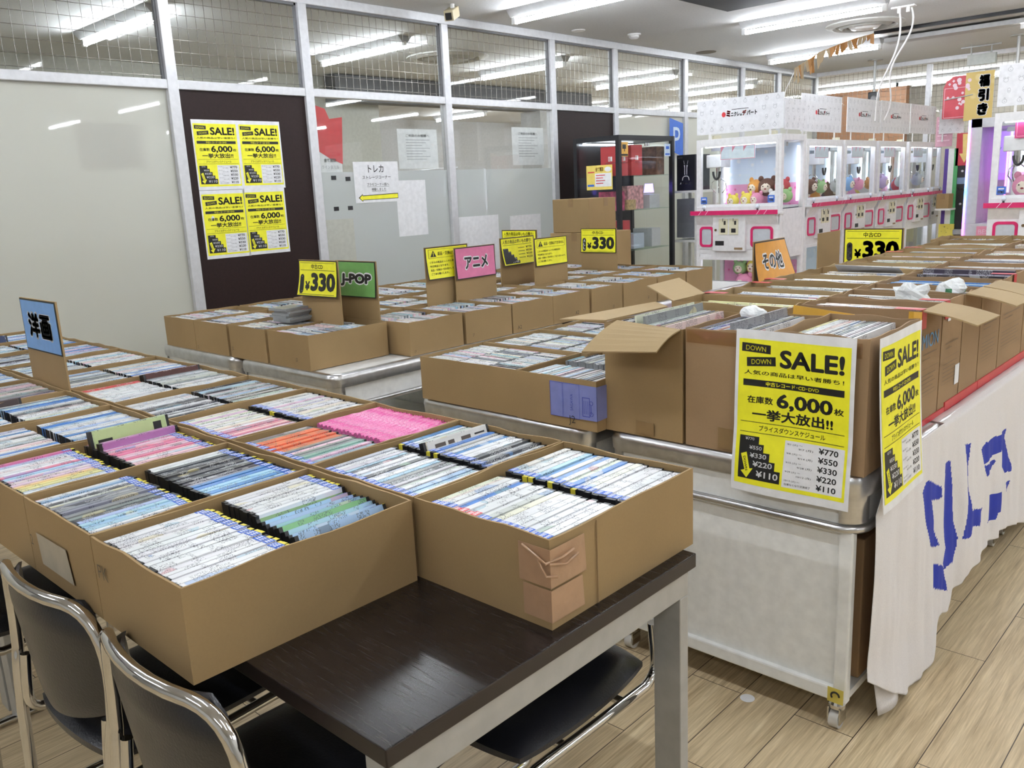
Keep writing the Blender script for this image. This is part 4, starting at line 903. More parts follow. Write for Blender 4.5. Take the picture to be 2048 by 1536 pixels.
# loose bits on the records
tag(obj('yellow_folder',MB().slab([(-.728,2.285,.70),(-.728,2.352,.70),(-.728,2.352,1.035),(-.728,2.285,1.045)],.012),M('orange_board',(.62,.34,.03),.5)),'orange yellow board standing between the front boxes and the cloth side','board')
tag(obj('yellow_folder',MB().slab([(-1.05,2.275,1.0),(-.88,2.273,1.0),(-.88,2.280,1.030),(-1.05,2.283,1.045)],.01),M('orange_board',(.62,.34,.03),.5)),'yellow orange folder edge between front row and right column','folder')
PLAST=M('crumpled_plastic',(.82,.84,.85),.2,bump=.8,scale=60)
def crumple(name,label,cat,c,r,seed,mats,fl=.5):
    rnd=random.Random(seed); mb=MB().sph(c,(r[0],r[1],r[2]),14,9); vs=[]
    for v in mb.v:
        d=Vector(v)-Vector(c); vs.append(tuple(Vector(c)+d*(1+fl*mnoise.noise(Vector(v)*38+Vector((seed,0,0))))))
    mb.v=vs
    if len(mats)>1: mb.m=[1 if mnoise.noise(Vector(mb.v[f[0]])*26)>.32 else 0 for f in mb.f]
    return tag(obj(name,mb,mats,smooth=False),label,cat)
crumple('plastic_wrap','crumpled clear plastic ball on the middle front record box','wrap',(-1.118,2.17,1.03),(.032,.035,.022),3,[PLAST])
crumple('plastic_wrap','white pointed crumpled plastic on the right column records','wrap',(-.86,2.66,1.035),(.055,.03,.035),5,[PLAST],.8)
crumple('plastic_bag','white and green crumpled plastic bag on the right column records','bag',(-.80,2.85,1.035),(.04,.03,.03),8,[PLAST,M('bag_green',(.03,.17,.07),.4)],.6)
tag(obj('paper_sheet',MB().slab([(-1.38,3.40,1.02),(-1.13,3.41,1.015),(-1.13,3.35,1.045),(-1.38,3.36,1.05)],.001),PAPER),'white printed paper lying in the fifth record box of the left column','paper')
# box under the cart
tag(obj('cardboard_box',MB().box(-1.30,2.04,.1125,-.735,2.55,.50),mk_cardboard('shelf_box_brown',(.40,.25,.13)),bevel=.004),'brown cardboard box on the lower shelf of the draped cart','box')
# posters on the front corner
sale_poster('large SALE poster on the front of the record box, facing the tables',(-1.032,1.9235,.618),0,curl=lambda x,y:.004+.016*math.sin(min(1,max(0,.42-y)/.42)*PI/2)**1.4+.004*math.sin(x*5+y*4))
sale_poster('SALE poster on the right side of the record box, above the white cloth',(-.6925,1.935,.618),PI/2,curl=lambda x,y:.004+.028*(1-y)**1.5+.004*math.sin(x*4+1))
# ------------------------------------------------------------------ white cloth with blue lettering
POLY=[[(2.334,.563),(2.37,.573),(2.489,.52),(2.495,.487),(2.469,.486),(2.408,.502),(2.416,.481),(2.426,.445),(2.457,.394),(2.485,.34),(2.394,.371),(2.365,.439),(2.319,.553)],[(2.44,.304),(2.527,.264),(2.572,.169),(2.456,.22),(2.425,.291)],
[(2.51,.583),(2.584,.57),(2.604,.489),(2.615,.378),(2.637,.319),(2.633,.292),(2.609,.248),(2.539,.248),(2.521,.274),(2.559,.308),(2.533,.37)],[(2.673,.598),(2.721,.59),(2.697,.529),(2.687,.464),(2.714,.382),(2.867,.34),(2.822,.296),(2.737,.319),(2.73,.301),(2.70,.298),(2.651,.309),(2.664,.349),(2.677,.399),(2.687,.518)],
[(2.864,.535),(2.917,.543),(3.175,.527),(3.162,.5),(3.263,.366),(3.261,.354),(3.192,.364),(3.074,.477),(2.897,.476)],[(2.899,.47),(3.029,.457),(2.995,.433),(2.919,.428)],[(2.979,.346),(3.115,.335),(3.173,.261),(3.04,.271),(3.026,.248),(2.927,.269),(2.985,.288),(2.954,.333)],[(3.203,.326),(3.248,.323),(3.215,.285)]]
def inside(p,poly):
    x,y=p; r=False; n=len(poly)
    for i in range(n):
        x1,y1=poly[i]; x2,y2=poly[(i+1)%n]
        if (y1>y)!=(y2>y) and x<(x2-x1)*(y-y1)/(y2-y1)+x1: r=not r
    return r
def lerpt(T,x):
    for (a,va),(b,vb) in zip(T,T[1:]):
        if x<=b: return va+(vb-va)*max(0,min(1,(x-a)/(b-a)))
    return T[-1][1]
ZT=[(1.965,.60),(2.05,.685),(2.16,.704),(5,.704)]
ZB=[(1.965,.16),(2.08,.08),(2.2,.012),(2.36,.006),(2.42,.02),(2.50,.12),(2.58,.10),(2.62,.155),(2.95,.19),(3.27,.15),(3.57,.08),(4.0,.05),(5,.05)]
CLOTH=M('white_cloth',(.80,.77,.77),.85,bump=.2,scale=400); CLB=M('blue_cloth_print',(.02,.04,.38),.8)
def cloth_x(y,z,zt_,zb_):
    d=(zt_-z)/max(.05,zt_-zb_)
    f=.68*(.030*mnoise.noise((y*5.5,z*.8,1.7))+.022*mnoise.noise((y*13,z*1.2,5.1))+.009*mnoise.noise((y*30,z*3,9.3)))*min(1,d*1.8+.10)+.010*mnoise.noise((y*4,z*7,3.3))*d
    near=max(0,1-(y-1.965)/.35)
    return -.697+f+.03*d-near*.012*math.sin(z*8)
mb=MB(); y=2.03; NY=260; NZ=120; Y1=4.9
ysl=[1.965+1.6*(i/340) for i in range(341)]+[3.565+(Y1-3.565)*(i+1)/59 for i in range(59)]
vs=[]
for y in ysl:
    zt_,zb_=lerpt(ZT,y),lerpt(ZB,y)
    for j in range(NZ+1):
        z=zt_+(zb_-zt_)*j/NZ; vs.append((cloth_x(y,z,zt_,zb_)-(.035*(1-j/3)**2 if j<3 and y>2.5 else 0),y,z))
fs=[];ms=[]
for i in range(len(ysl)-1):
    for j in range(NZ):
        a=i*(NZ+1)+j; fs.append((a,a+NZ+1,a+NZ+2,a+1)); yc=(vs[a][1]+vs[a+NZ+1][1])/2; zc=(vs[a][2]+vs[a+NZ+2][2])/2
        ms.append(1 if any(inside((yc,zc),P) for P in POLY) else 0)
mb.add(vs,fs); mb.m=ms
# turned-under corner layer near the front
o=len(mb.v); vs=[]; n=24
for i in range(n+1):
    u=i/n; yy=2.05+.40*u; zt_=.20; zb_=.02 if u<.6 else .02+.06*(u-.6)
    for j in range(9):
        z=zt_+(zb_-zt_)*j/8; vs.append((-.715+.02*math.sin(yy*21+1)+.03*j/8,yy,z))
mb.add(vs,[(i*9+j,(i+1)*9+j,(i+1)*9+j+1,i*9+j+1) for i in range(n) for j in range(8)])
cl=obj('banner_cloth',mb,[CLOTH,CLB]); tag(cl,'white cloth banner with large blue letters hanging down the cart side','cloth')
sm=cl.modifiers.new('solid','SOLIDIFY'); sm.thickness=.0012
for p in cl.data.polygons: p.use_smooth=True
# ------------------------------------------------------------------ sign cards
def sign_card(label,loc,rz,H,kind,flip=.02,W=.297,sh=.162,ds=0):
    t=thing('sign_card',label,'sign',loc,rz,'sign cards standing in the cartons')
    obj('card_board',MB().box(-W/2-.002,0,0,W/2+.004,.005,H),CARD,t)
    if kind=='blank': return t
    fn=lambda u,v,w_:(-W/2+u*W,-.0012-w_-flip*(1-v)**2*(1-.5*u)-ds*(1-v)*u,H-sh+v*sh-.002)
    bg={'youga':SKY,'jpop':GREENP,'anime':ROSE,'other':ORANGEP}.get(kind,YELLOW)
    mb=MB(); rect(mb,0,0,1,1,fn,0,nx=10,ny=10); obj('border_sheet',mb,BLACK,t)
    b=.018; mb=MB(); rect(mb,b,b*1.5,1-b,1-b*1.5,fn,.0006,nx=10,ny=10); obj('colour_panel',mb,bg,t)
    if kind in ('youga','jpop','anime','other'):
        s={'youga':'洋画','jpop':'J-POP','anime':'アニメ','other':'その他'}[kind]; o1,o2={'jpop':(.06,.12),'youga':(.024,.075),'anime':(.04,.095),'other':(.028,.08)}[kind]
        R={'youga':(.18,.27,.80,.74),'jpop':(.14,.30,.90,.66),'anime':(.22,.30,.80,.70),'other':(.20,.32,.76,.72)}[kind]
        mb=MB(); put(mb,(s,o2),R[0]-.02,R[1]-.04,R[2]+.02,R[3]+.04,fn,.0010); obj('letter_outline',mb,PAPER,t)
        mb=MB(); put(mb,(s,o1),*R,fn,.0014); obj('lettering',mb,BLACK,t)
    elif kind=='price':
        mb=MB(); rect(mb,.05,.925,.94,.935,fn,.001); rect(mb,.05,.72,.94,.732,fn,.001); put(mb,('中古CD',.02),.34,.76,.64,.90,fn,.001)
        mb.add([fn(.105+.052*math.cos(a),.34+.17*(1 if math.sin(a)>0 else -1)+.10*math.sin(a),.001) for a in [i*PI/8 for i in range(16)]],[tuple(range(16))])
        put(mb,('¥',.05),.19,.16,.31,.42,fn,.001); put(mb,('330',.055),.33,.15,.95,.66,fn,.001)
        rect(mb,.06,.055,.93,.068,fn,.001); obj('lettering',mb,BLACK,t)
        mb=MB()
        for q,(c_,v) in enumerate((('A',.44),('L',.29),('L',.14))): put(mb,(c_,.03),.078,v,.132,v+.12,fn,.0014)
        obj('white_lettering',mb,PAPER,t)
    elif kind=='warn':
        mb=MB(); frame_ln(mb,.07,.66,.93,.93,.008,fn,.001); pol(mb,[(.11,.70),(.25,.70),(.18,.90)],fn,.001); put(mb,('返品・交換はできません',.02),.28,.735,.90,.85,fn,.001)
        for q,(s,x1) in enumerate((('こちらの商品は レンタル使用済の',.78),('中古商品となります。',.52),('返品・交換は一切お受けしておりませんので、',.94),('ご了承お願いします。',.50))): put(mb,(s,.02),.08,.50-q*.12,x1,.57-q*.12,fn,.001)
        obj('lettering',mb,BLACK,t); mb=MB(); put(mb,('!',.05),.172,.72,.19,.84,fn,.0014); obj('exclamation',mb,YELLOW,t)
    elif kind=='steps':
        mb=MB(); put(mb,('人気の商品は早いもの勝ち!',.02),.06,.78,.92,.93,fn,.001); rect(mb,.06,.73,.92,.745,fn,.001)
        for q in range(5): rect(mb,.05,.06,.15+.075*q+.05,.62-.115*q,fn,.001)
        for q in range(4): put(mb,(('¥770','¥550','¥330','¥220')[q],.02),.74,.58-.12*q,.92,.66-.12*q,fn,.001); rect(mb,.50,.60-.12*q,.70,.62-.12*q,fn,.001)
        obj('lettering',mb,BLACK,t); mb=MB()
        for q in range(5): put(mb,(('¥770','¥550','¥330','¥220','¥110')[q],.02),.08+.045*q,.53-.11*q,.19+.07*q,.60-.11*q,fn,.0014)
        obj('white_lettering',mb,PAPER,t); mb=MB(); pol(mb,[(.07,.36),(.11,.38),(.17,.18),(.19,.20),(.17,.08),(.10,.14),(.125,.16)],fn,.0014); obj('arrow',mb,YELLOW,t)
    return t
zk=.725
sign_card('blue sign card with two large characters standing in the disc cartons',(-2.835,.9065,zk+.002),0,.412,'youga',flip=0)
sign_card('yellow price sign card behind the leaning CD stack',(-3.297,2.245,zk),0,.405,'price',.03)
sign_card('green sign card with black capital letters in the front CD carton',(-3.195,2.376,zk),0,.392,'jpop',.02)
sign_card('yellow warning sign card half hidden behind the pink sign',(-3.262,3.01,zk),PI/2,.412,'warn',.02)
sign_card('pink sign card with three characters, in the CD cartons',(-3.232,3.185,zk),PI/2,.397,'anime',.012)
sign_card('yellow sign card with black price steps, behind the warning card',(-3.51,3.82,zk),PI/2,.400,'steps',.03)
sign_card('yellow sign card mostly hidden behind the stepped price card',(-3.73,4.08,zk),0,.425,'steps',.0)
sign_card('yellow warning sign card right of the stepped price card, fully visible',(-3.318,3.905,zk),PI/2,.394,'warn',.01)
sign_card('small far yellow price sign card in front of the stacked cartons',(-3.545,4.673,zk),0,.398,'price',.008)
sign_card('orange sign card at the left edge of the record boxes',(-1.562,3.165,.86),PI/2,.302,'other',.02,W=.255,ds=.05)
sign_card('blank bare cardboard card left of the large price sign',(-1.66,3.97,.86),PI/2,.28,'blank',W=.24)
sign_card('large yellow price sign with a dark frame beyond the record boxes',(-1.625,4.42,.86),0,.268,'price',0,W=.29,sh=.175)
for k,x0,y0,x1,y1,lab in (('H1',-2.0,2.83,-1.49,3.36,'low carton of white-spined discs behind the third low CD carton'),('H2',-2.0,3.5,-1.49,4.0,'low carton under the blank bare card, left of the record boxes'),('H3',-2.0,4.02,-1.49,4.6,'low carton under the large price sign')):
    carton(k,x0,y0,x1,y1,.7015,.158,lab,gK)
# ------------------------------------------------------------------ chairs
def chair(label,loc,rz):
    t=thing('stacking_chair',label,'chair',loc,rz,'black and chrome stacking chairs')
    def arc(a,b,c,n=5):
        a,b,c=Vector(a),Vector(b),Vector(c); return [(a*(1-u)**2+b*2*u*(1-u)+c*u*u) for u in [i/n for i in range(n+1)]]
    pts=[]
    L=[(-.205,.20,.013),(-.205,-.20,.013)]
    side=lambda s:[Vector((s*.205,.18,.013)),Vector((s*.205,-.19,.013))]+arc((s*.205,-.21,.013),(s*.205,-.235,.015),(s*.205,-.235,.05))+[Vector((s*.205,-.222,.40))]+arc((s*.205,-.218,.46),(s*.206,-.215,.50),(s*.212,-.207,.54))
    up=lambda s:arc((s*.214,-.203,.60),(s*.219,-.198,.728),(s*.135,-.224,.741),8)
    top=[Vector((x,-.224-.018*(1-(x/.135)**2),.741)) for x in (.09,.045,0,-.045,-.09)]
    path=side(1)+up(1)+top+up(-1)[::-1]+side(-1)[::-1]
    obj('back_frame',MB().tube(path,.0115,12),CHROME,t,smooth=True)
    for s in (-1,1):
        p=[Vector((s*.182,-.205,.53)),Vector((s*.182,-.212,.47))]+arc((s*.182,-.214,.44),(s*.182,-.215,.405),(s*.184,-.17,.40))+[Vector((s*.188,.14,.41))]+arc((s*.188,.17,.41),(s*.19,.205,.408),(s*.195,.205,.37))+[Vector((s*.205,.20,.05))]+arc((s*.205,.20,.04),(s*.205,.2,.013),(s*.205,.17,.013))
        obj('seat_frame',MB().tube(p,.0105,10),CHROME,t,smooth=True)
    mb=MB(); nu,nv=18,18; vs=[]
    for lay in (0,1):
        for j in range(nv+1):
            for i in range(nu+1):
                a,b=2*i/nu-1,2*j/nv-1; rr_=.18
                x,y=a,b
                # squircle
                k=1-.10*(a*a*b*b)
                x*=k*.195*(1-.03*(1-b)) ; y*=k*.215
                e=max(abs(a),abs(b)); z=(.462-.022*e**6+.004*(1-a*a)) if lay else (.418+.012*e**6)
                vs.append((x,y-.0,z))
    N=(nu+1)*(nv+1); fs=[]
    for j in range(nv):
        for i in range(nu):
            q=j*(nu+1)+i; fs+=[(N+q,N+q+1,N+q+nu+2,N+q+nu+1),(q,q+nu+1,q+nu+2,q+1)]
    ring=[i for i in range(nu+1)]+[j*(nu+1)+nu for j in range(1,nv+1)]+[nv*(nu+1)+i for i in range(nu-1,-1,-1)]+[j*(nu+1) for j in range(nv-1,0,-1)]
    for a,b in zip(ring,ring[1:]+ring[:1]): fs.append((a,b,N+b,N+a))
    mb.add(vs,fs); obj('seat',mb,LEATHER,t,smooth=True)
    mb=MB(); nu,nv=18,12; vs=[]
    for lay in (0,1):
        for j in range(nv+1):
            v=j/nv; hw=.198*(.66+.34*min(1,v*1.35)**.75); 
            if v>.75: hw*=1-.30*((v-.75)/.25)**2
            for i in range(nu+1):
                a=2*i/nu-1; e=max(abs(a)**6,abs(2*v-1)**8); th=(.014*(1-e)+.002)
                y=-.190-.040*(1-a*a)*(1)+(.006 if v>.9 else 0); y+=-.02*(v-.4)
                zlow=.505-.02*(1-a*a)
                vs.append((a*hw,y+(th if lay else -.004-.004*(1-e)),zlow+(.738-zlow)*v))
    N=(nu+1)*(nv+1); fs=[]
    for j in range(nv):
        for i in range(nu):
            q=j*(nu+1)+i; fs+=[(N+q+nu+1,N+q+nu+2,N+q+1,N+q),(q,q+1,q+nu+2,q+nu+1)]
    ring=[i for i in range(nu+1)]+[j*(nu+1)+nu for j in range(1,nv+1)]+[nv*(nu+1)+i for i in range(nu-1,-1,-1)]+[j*(nu+1) for j in range(nv-1,0,-1)]
    for a,b in zip(ring,ring[1:]+ring[:1]): fs.append((b,a,N+a,N+b))
    mb.add(vs,fs); obj('backrest',mb,LEATHER,t,smooth=True)
    obj('seat_crossbar',MB().cyl((-.188,.08,.405),(.188,.08,.405),.009),CHROME,t,smooth=True)
    obj('seat_crossbar',MB().cyl((-.188,-.10,.403),(.188,-.10,.403),.009),CHROME,t,smooth=True)
    for s in (-1,1):
        for y in (-.17,.15): obj('foot_cap',MB().box(s*.205-.014,y-.02,0,s*.205+.014,y+.02,.012),BLKP,t)
    return t
c0=chair('black chrome-framed chair nearest the camera, its back against the nearest left carton',(-1.18,.665,0),0)
for loc,rz,lab in (((-1.635,.660,0),.04,'black chrome-framed chair left of the nearest one, back against the torn-label carton'),((-2.32,.655,0),0,'black chrome-framed chair at the far left edge, only its seat showing'),((-1.072,1.118,0),PI,'black chrome-framed chair tucked under the bare table end from the far side')):
    dup(c0,loc,rz,lab)
tag(obj('paper_scrap',MB().lathe([(0,.0012),(.018,.0016),(.02,.0008)],(-.995,1.94,0),16),PAPER),'small white paper disc on the floor by the cart','paper')
# ------------------------------------------------------------------ stacked cartons, display cabinet
random.seed(41)
def closed(name,x0,y0,z0,x1,y1,z1,label,mat=CARD):
    o=obj(name,MB().box(x0,y0,z0,x1,y1,z1),mat,bevel=.004); tag(o,label,'box')
    s=obj('tape_strip',MB().box((x0+x1)/2-.025,y0-.0008,z1-.06,(x0+x1)/2+.025,y1,z1+.0008),TAPE,o); return o
closed('cardboard_box',-4.30,5.06,.7015,-3.83,5.46,1.065,'closed cardboard carton, lower of the two stacked by the display cabinet')
b=closed('cardboard_box',-4.275,5.07,1.067,-3.925,5.40,1.315,'closed cardboard carton, upper of the two stacked by the display cabinet')
obj('tape_strip',MB().box(-3.9255,5.25,1.255,-3.924,5.30,1.315),TAPE,b)
t=thing('display_cabinet','tall black-framed glass display cabinet against the brown door','cabinet',(-4.47,6.30,0)); hx,hy,Hh=.22,.40,1.80
mb=MB()
for sx in (-1,1):
    for sy in (-1,1): mb.box(sx*hx-.018,sy*hy-.018,0,sx*hx+.018,sy*hy+.018,Hh)
for z0,z1 in ((0,.10),(Hh-.04,Hh)):
    for s in (-1,1): mb.box(-hx,s*hy-.016,z0,hx,s*hy+.016,z1); mb.box(s*hx-.016,-hy,z0,s*hx+.016,hy,z1)
mb.box(-hx,-hy,Hh-.03,hx,hy,Hh); mb.box(-hx,-hy,.08,hx,hy,.10); obj('cabinet_frame',mb,BLKM,t)
obj('back_panel',MB().box(-hx-.004,-hy,.1,-hx+.004,hy,Hh-.04),M('dark_mirror',(.10,.10,.11),.15,.6),t)
for s in (-1,1): obj('side_glass',MB().box(-hx+.01,s*hy-.002,.1,hx-.01,s*hy+.002,Hh-.04),GLM,t)
for a,b in ((-hy+.018,-.002),(.002,hy-.018)):
    d=obj('glass_door',MB().box(hx-.003,a,.1,hx+.003,b,Hh-.04),GLM,t)
    obj('door_lock',MB().box(hx+.003,(-.03 if a<-.1 else .004),Hh-.085,hx+.012,(-.004 if a<-.1 else .03),Hh-.06),CHROME,d)
for z in (.45,.85,1.19,1.475): obj('glass_shelf',MB().box(-hx+.01,-hy+.02,z-.006,hx-.02,hy-.02,z),GLASS('shelf_glass',tint=(.85,.93,.90),fac=.3),t)
obj('light_bar',MB().box(-.18,-.36,Hh-.055,-.16,.36,Hh-.042),E('cabinet_led',(.85,.92,1),6),t)
stk=obj('security_sticker',MB().box(hx+.0035,-hy+.03,1.63,hx+.0045,-hy+.13,1.745),M('sticker_orange',(.75,.42,.08),.5),t)
mb=MB(); mb.box(hx+.0047,-hy+.05,1.69,hx+.0052,-hy+.10,1.725); mb.box(hx+.0047,-hy+.075,1.67,hx+.0052,-hy+.085,1.69); mb.box(hx+.0047,-hy+.035,1.635,hx+.0052,-hy+.125,1.65); obj('camera_symbol',mb,BLACK,stk)
stk=obj('price_sticker',MB().box(hx+.0035,hy-.12,1.63,hx+.0045,hy-.03,1.735),M('pale_blue_print',(.60,.72,.86),.5),t)
mb=MB(); mb.box(hx+.0047,hy-.11,1.64,hx+.0052,hy-.04,1.655); mb.box(hx+.0047,hy-.10,1.69,hx+.0052,hy-.05,1.715); obj('sticker_print',mb,BLUEP,stk)
t=thing('price_notice','yellow and white price notice taped to the cabinet side glass','notice',(-4.445,5.893,1.37)); fn=lambda u,v,w_:(u,-w_,v)
mb=MB(); rect(mb,-.135,0,.135,.20,fn,.0005); obj('paper_sheet',mb,M('notice_yellow',(.85,.66,.15),.5),t)
mb=MB(); rect(mb,-.045,.025,.125,.135,fn,.001); mb.add([fn(.09+.035*math.cos(a),.165+.02*math.sin(a),.001) for a in [i*PI/8 for i in range(16)]],[tuple(range(16))]); obj('white_area',mb,PAPER,t)
mb=MB(); put(mb,('全て買取',.02),-.04,.15,.045,.185,fn,.0012); rect(mb,-.12,.14,-.05,.15,fn,.001)
for q in range(4): rect(mb,-.035,.115-.022*q,.06-.02*(q%2),.122-.022*q,fn,.0015)
obj('red_lettering',mb,REDP,t); mb=MB(); rect(mb,-.125,.028,-.055,.045,fn,.001); obj('blue_print',mb,BLUEP,t)
def gamebox(loc,dims,mat,label,logo=True,rz=0):
    x,y,z=dims; o=obj('game_box',MB().box(-x/2,-y/2,0,x/2,y/2,z),mat,bevel=.002); o.location=loc; o.rotation_euler=(0,0,rz); tag(o,label,'box','boxed goods in the display cabinet')
    if logo:
        mb=MB(); fnx=lambda u,v,w_:(x/2+.0006,u,v); fny=lambda u,v,w_:(u,-y/2-.0006,v)
        for fn_,s in ((fnx,y),(fny,x)):
            k=min(s*.16,.02); zc=z*.5
            for a,b in ((-1,-.12),(.12,1)): rect(mb,a*k if a<0 else a*k,zc,b*k,zc+1.9*k,fn_,0) if a>0 else frame_ln(mb,a*k,zc,b*k,zc+1.9*k,.25*k,fn_,0)
            put(mb,('SWITCH',.02),-s*.22,zc-.02,s*.22,zc-.010,fn_,0)
        obj('logo_print',mb,PAPER,o)
    return o
RB_=M('box_red',(.52,.05,.06),.4)
gamebox((-4.36,5.99,1.476),(.20,.11,.24),RB_,'red game box on the top shelf, at the near corner of the cabinet')
gamebox((-4.38,6.19,1.476),(.22,.16,.25),RB_,'red game box on the top shelf, in the middle of the cabinet')
gamebox((-4.40,6.58,1.476),(.22,.12,.24),M('box_brown_photo',(.16,.08,.05),.4,var=.6,scale=25),'dark picture box on the top shelf at the far end of the cabinet',False)
gamebox((-4.40,6.0,1.191),(.2,.10,.16),M('box_red_blue',(.40,.06,.14),.4,var=.8,scale=18),'red and blue box on the second shelf, near corner of the cabinet',False)
gamebox((-4.41,6.28,1.191),(.12,.24,.20),M('box_white_red',(.66,.36,.38),.4,var=.5,scale=30),'large white and red printed box on the second shelf of the cabinet',False)
gamebox((-4.31,6.14,1.191),(.05,.13,.085),M('box_kraft',(.50,.36,.17),.5,var=.4,scale=40),'small tan box leaning in front on the second cabinet shelf',False,.2)
gamebox((-4.36,6.05,.856),(.14,.11,.25),RB_,'red game box on the third shelf of the cabinet')
gamebox((-4.40,6.25,.856),(.2,.16,.13),M('box_pale_blue',(.50,.58,.68),.4),'pale blue box on the third shelf of the cabinet',False)
gamebox((-4.40,6.52,.856),(.2,.14,.16),M('box_light_grey',(.58,.60,.62),.4),'pale grey box on the third shelf at the far end of the cabinet',False)
gamebox((-4.40,6.50,1.191),(.2,.16,.12),M('box_light_grey',(.58,.60,.62),.4),'pale grey console box on the second shelf at the far end',False)
tag(obj('light_stand',MB().prism([(-.05,-.02),(.05,-.02),(.05,.02),(-.05,.02)],0,.075,fn=lambda x,y,z:(-4.36+y,6.50+x*(1-z*5),1.476-.15+z)),E('violet_led',(.25,.18,1),3)),'small glowing violet light in the cabinet','lamp')
# glass shelf unit with the black console box
t=thing('shelf_unit','white-framed glass shelf unit right of the display cabinet','shelf',(-4.24,7.05,0)); mb=MB()
for sx in (-1,1):
    for sy in (-1,1): mb.box(sx*.13-.014,sy*.16-.014,0,sx*.13+.014,sy*.16+.014,1.32)
for z in (.1,.86,1.305): mb.box(-.13,-.16,z,.13,.16,z+.02)
obj('shelf_frame',mb,WHITE,t); obj('side_glass',MB().box(-.118,-.152,.12,.118,-.148,1.30),GLM,t); obj('front_glass',MB().box(.122,-.15,.12,.126,.15,1.30),GLM,t)
obj('inner_panel',MB().box(-.115,-.10,.9,.06,.12,1.25),M('slate_grey',(.20,.20,.24),.5),t)
t=thing('console_box','black console box with white line drawing on the white shelf unit','box',(-4.235,7.04,1.3255)); obj('box_body',MB().box(-.095,-.13,0,.095,.13,.315),M('box_black',(.012,.013,.018),.35),t,bevel=.002)
mb=MB(); fn=lambda u,v,w_:(u,-.1306,v)
put(mb,('SONY',.02),-.08,.285,-.035,.296,fn,0); put(mb,('PS5',.03),-.045,.055,.06,.072,fn,0); pol(mb,[(-.062,.055),(-.052,.075),(-.048,.06)],fn,0)
for s in (-1,1):
    pol(mb,[(s*.014,.14),(s*.014,.20),(s*.020,.225),(s*.008,.225),(s*.008,.20),(s*.007,.14)][::s],fn,0); pol(mb,[(s*.016,.232),(s*.024,.265),(s*.021,.265),(s*.013,.232)][::s],fn,0)
mb.tube([fn(-.035,.09,0),fn(-.03,.115,0),fn(-.015,.128,0),fn(.015,.128,0),fn(.03,.115,0),fn(.035,.09,0)],.004,6); obj('line_print',mb,PAPER,t)
t=thing('blue_poster','blue poster with a pale letter on the partition behind the shelf unit','poster',(XW+.04,7.78,1.66)); fn=lambda u,v,w_:(w_,u,v)
mb=MB(); pol(mb,[(0,.07),(.26,0),(.26,.34),(0,.39)],fn,0); obj('blue_sheet',mb,BLUEP,t); mb=MB(); put(mb,('P',.003),.07,.06,.2,.30,fn,.002); obj('letter_print',mb,M('pale_letter',(.62,.72,.85),.5),t)
# ------------------------------------------------------------------ claw machines
MW=M('machine_white',(.80,.79,.80),.3); CLR=None
def mk_objcol(name,rough=.6):
    t=NT(name); oi=t.n('ShaderNodeObjectInfo'); tc=t.n('ShaderNodeTexCoord'); n=t.noise(tc.outputs['Object'],260,2)
    c=t.mix(.25,oi.outputs['Color'],t.ramp(n,[(.3,(.35,.35,.35)),(.7,(1,1,1))]),'MULTIPLY'); return t.fin(t.prin(c,rough))
PLUSH=mk_objcol('plush_fabric',.85)
LEDW=E('machine_led',(.80,.86,1),5.0); LEDL=E('machine_led_low',(.80,.84,1),3.5)
def mk_backprint(name,a,b,sc):
    t=NT(name); tc=t.n('ShaderNodeTexCoord'); v=t.n('ShaderNodeTexVoronoi'); v.inputs['Scale'].default_value=sc; t.l(tc.outputs['Object'],v.inputs['Vector'])
    c=t.ramp(v.outputs['Distance'],[(.18,b),(.30,a)]); return t.fin(t.prin(c,.5))
BKPINK=mk_backprint('pink_back_print',(.80,.35,.58),(.72,.14,.36),22); BKBLUE=mk_backprint('blue_back_print',(.70,.80,.93),(.86,.88,.93),14); BKWHITE=M('back_white',(.82,.84,.88),.5)
def ring_plate(mb,x0,z0,x1,z1,t_,y0,y1,r=.03):
    o=[(p[0],p[1]) for p in rrect(x0,x1,z0,z1,r,0)]; i=[(p[0],p[1]) for p in rrect(x0+t_,x1-t_,z0+t_,z1-t_,r*.6,0)]; n=len(o)
    vs=[(p[0],y0,p[1]) for p in o]+[(p[0],y0,p[1]) for p in i]+[(p[0],y1,p[1]) for p in o]+[(p[0],y1,p[1]) for p in i]; fs=[]
    for k in range(n):
        j=(k+1)%n; fs+=[(k,j,n+j,n+k),(2*n+j,2*n+k,3*n+k,3*n+j),(j,k,2*n+k,2*n+j),(n+k,n+j,3*n+j,3*n+k)]
    mb.add(vs,fs)
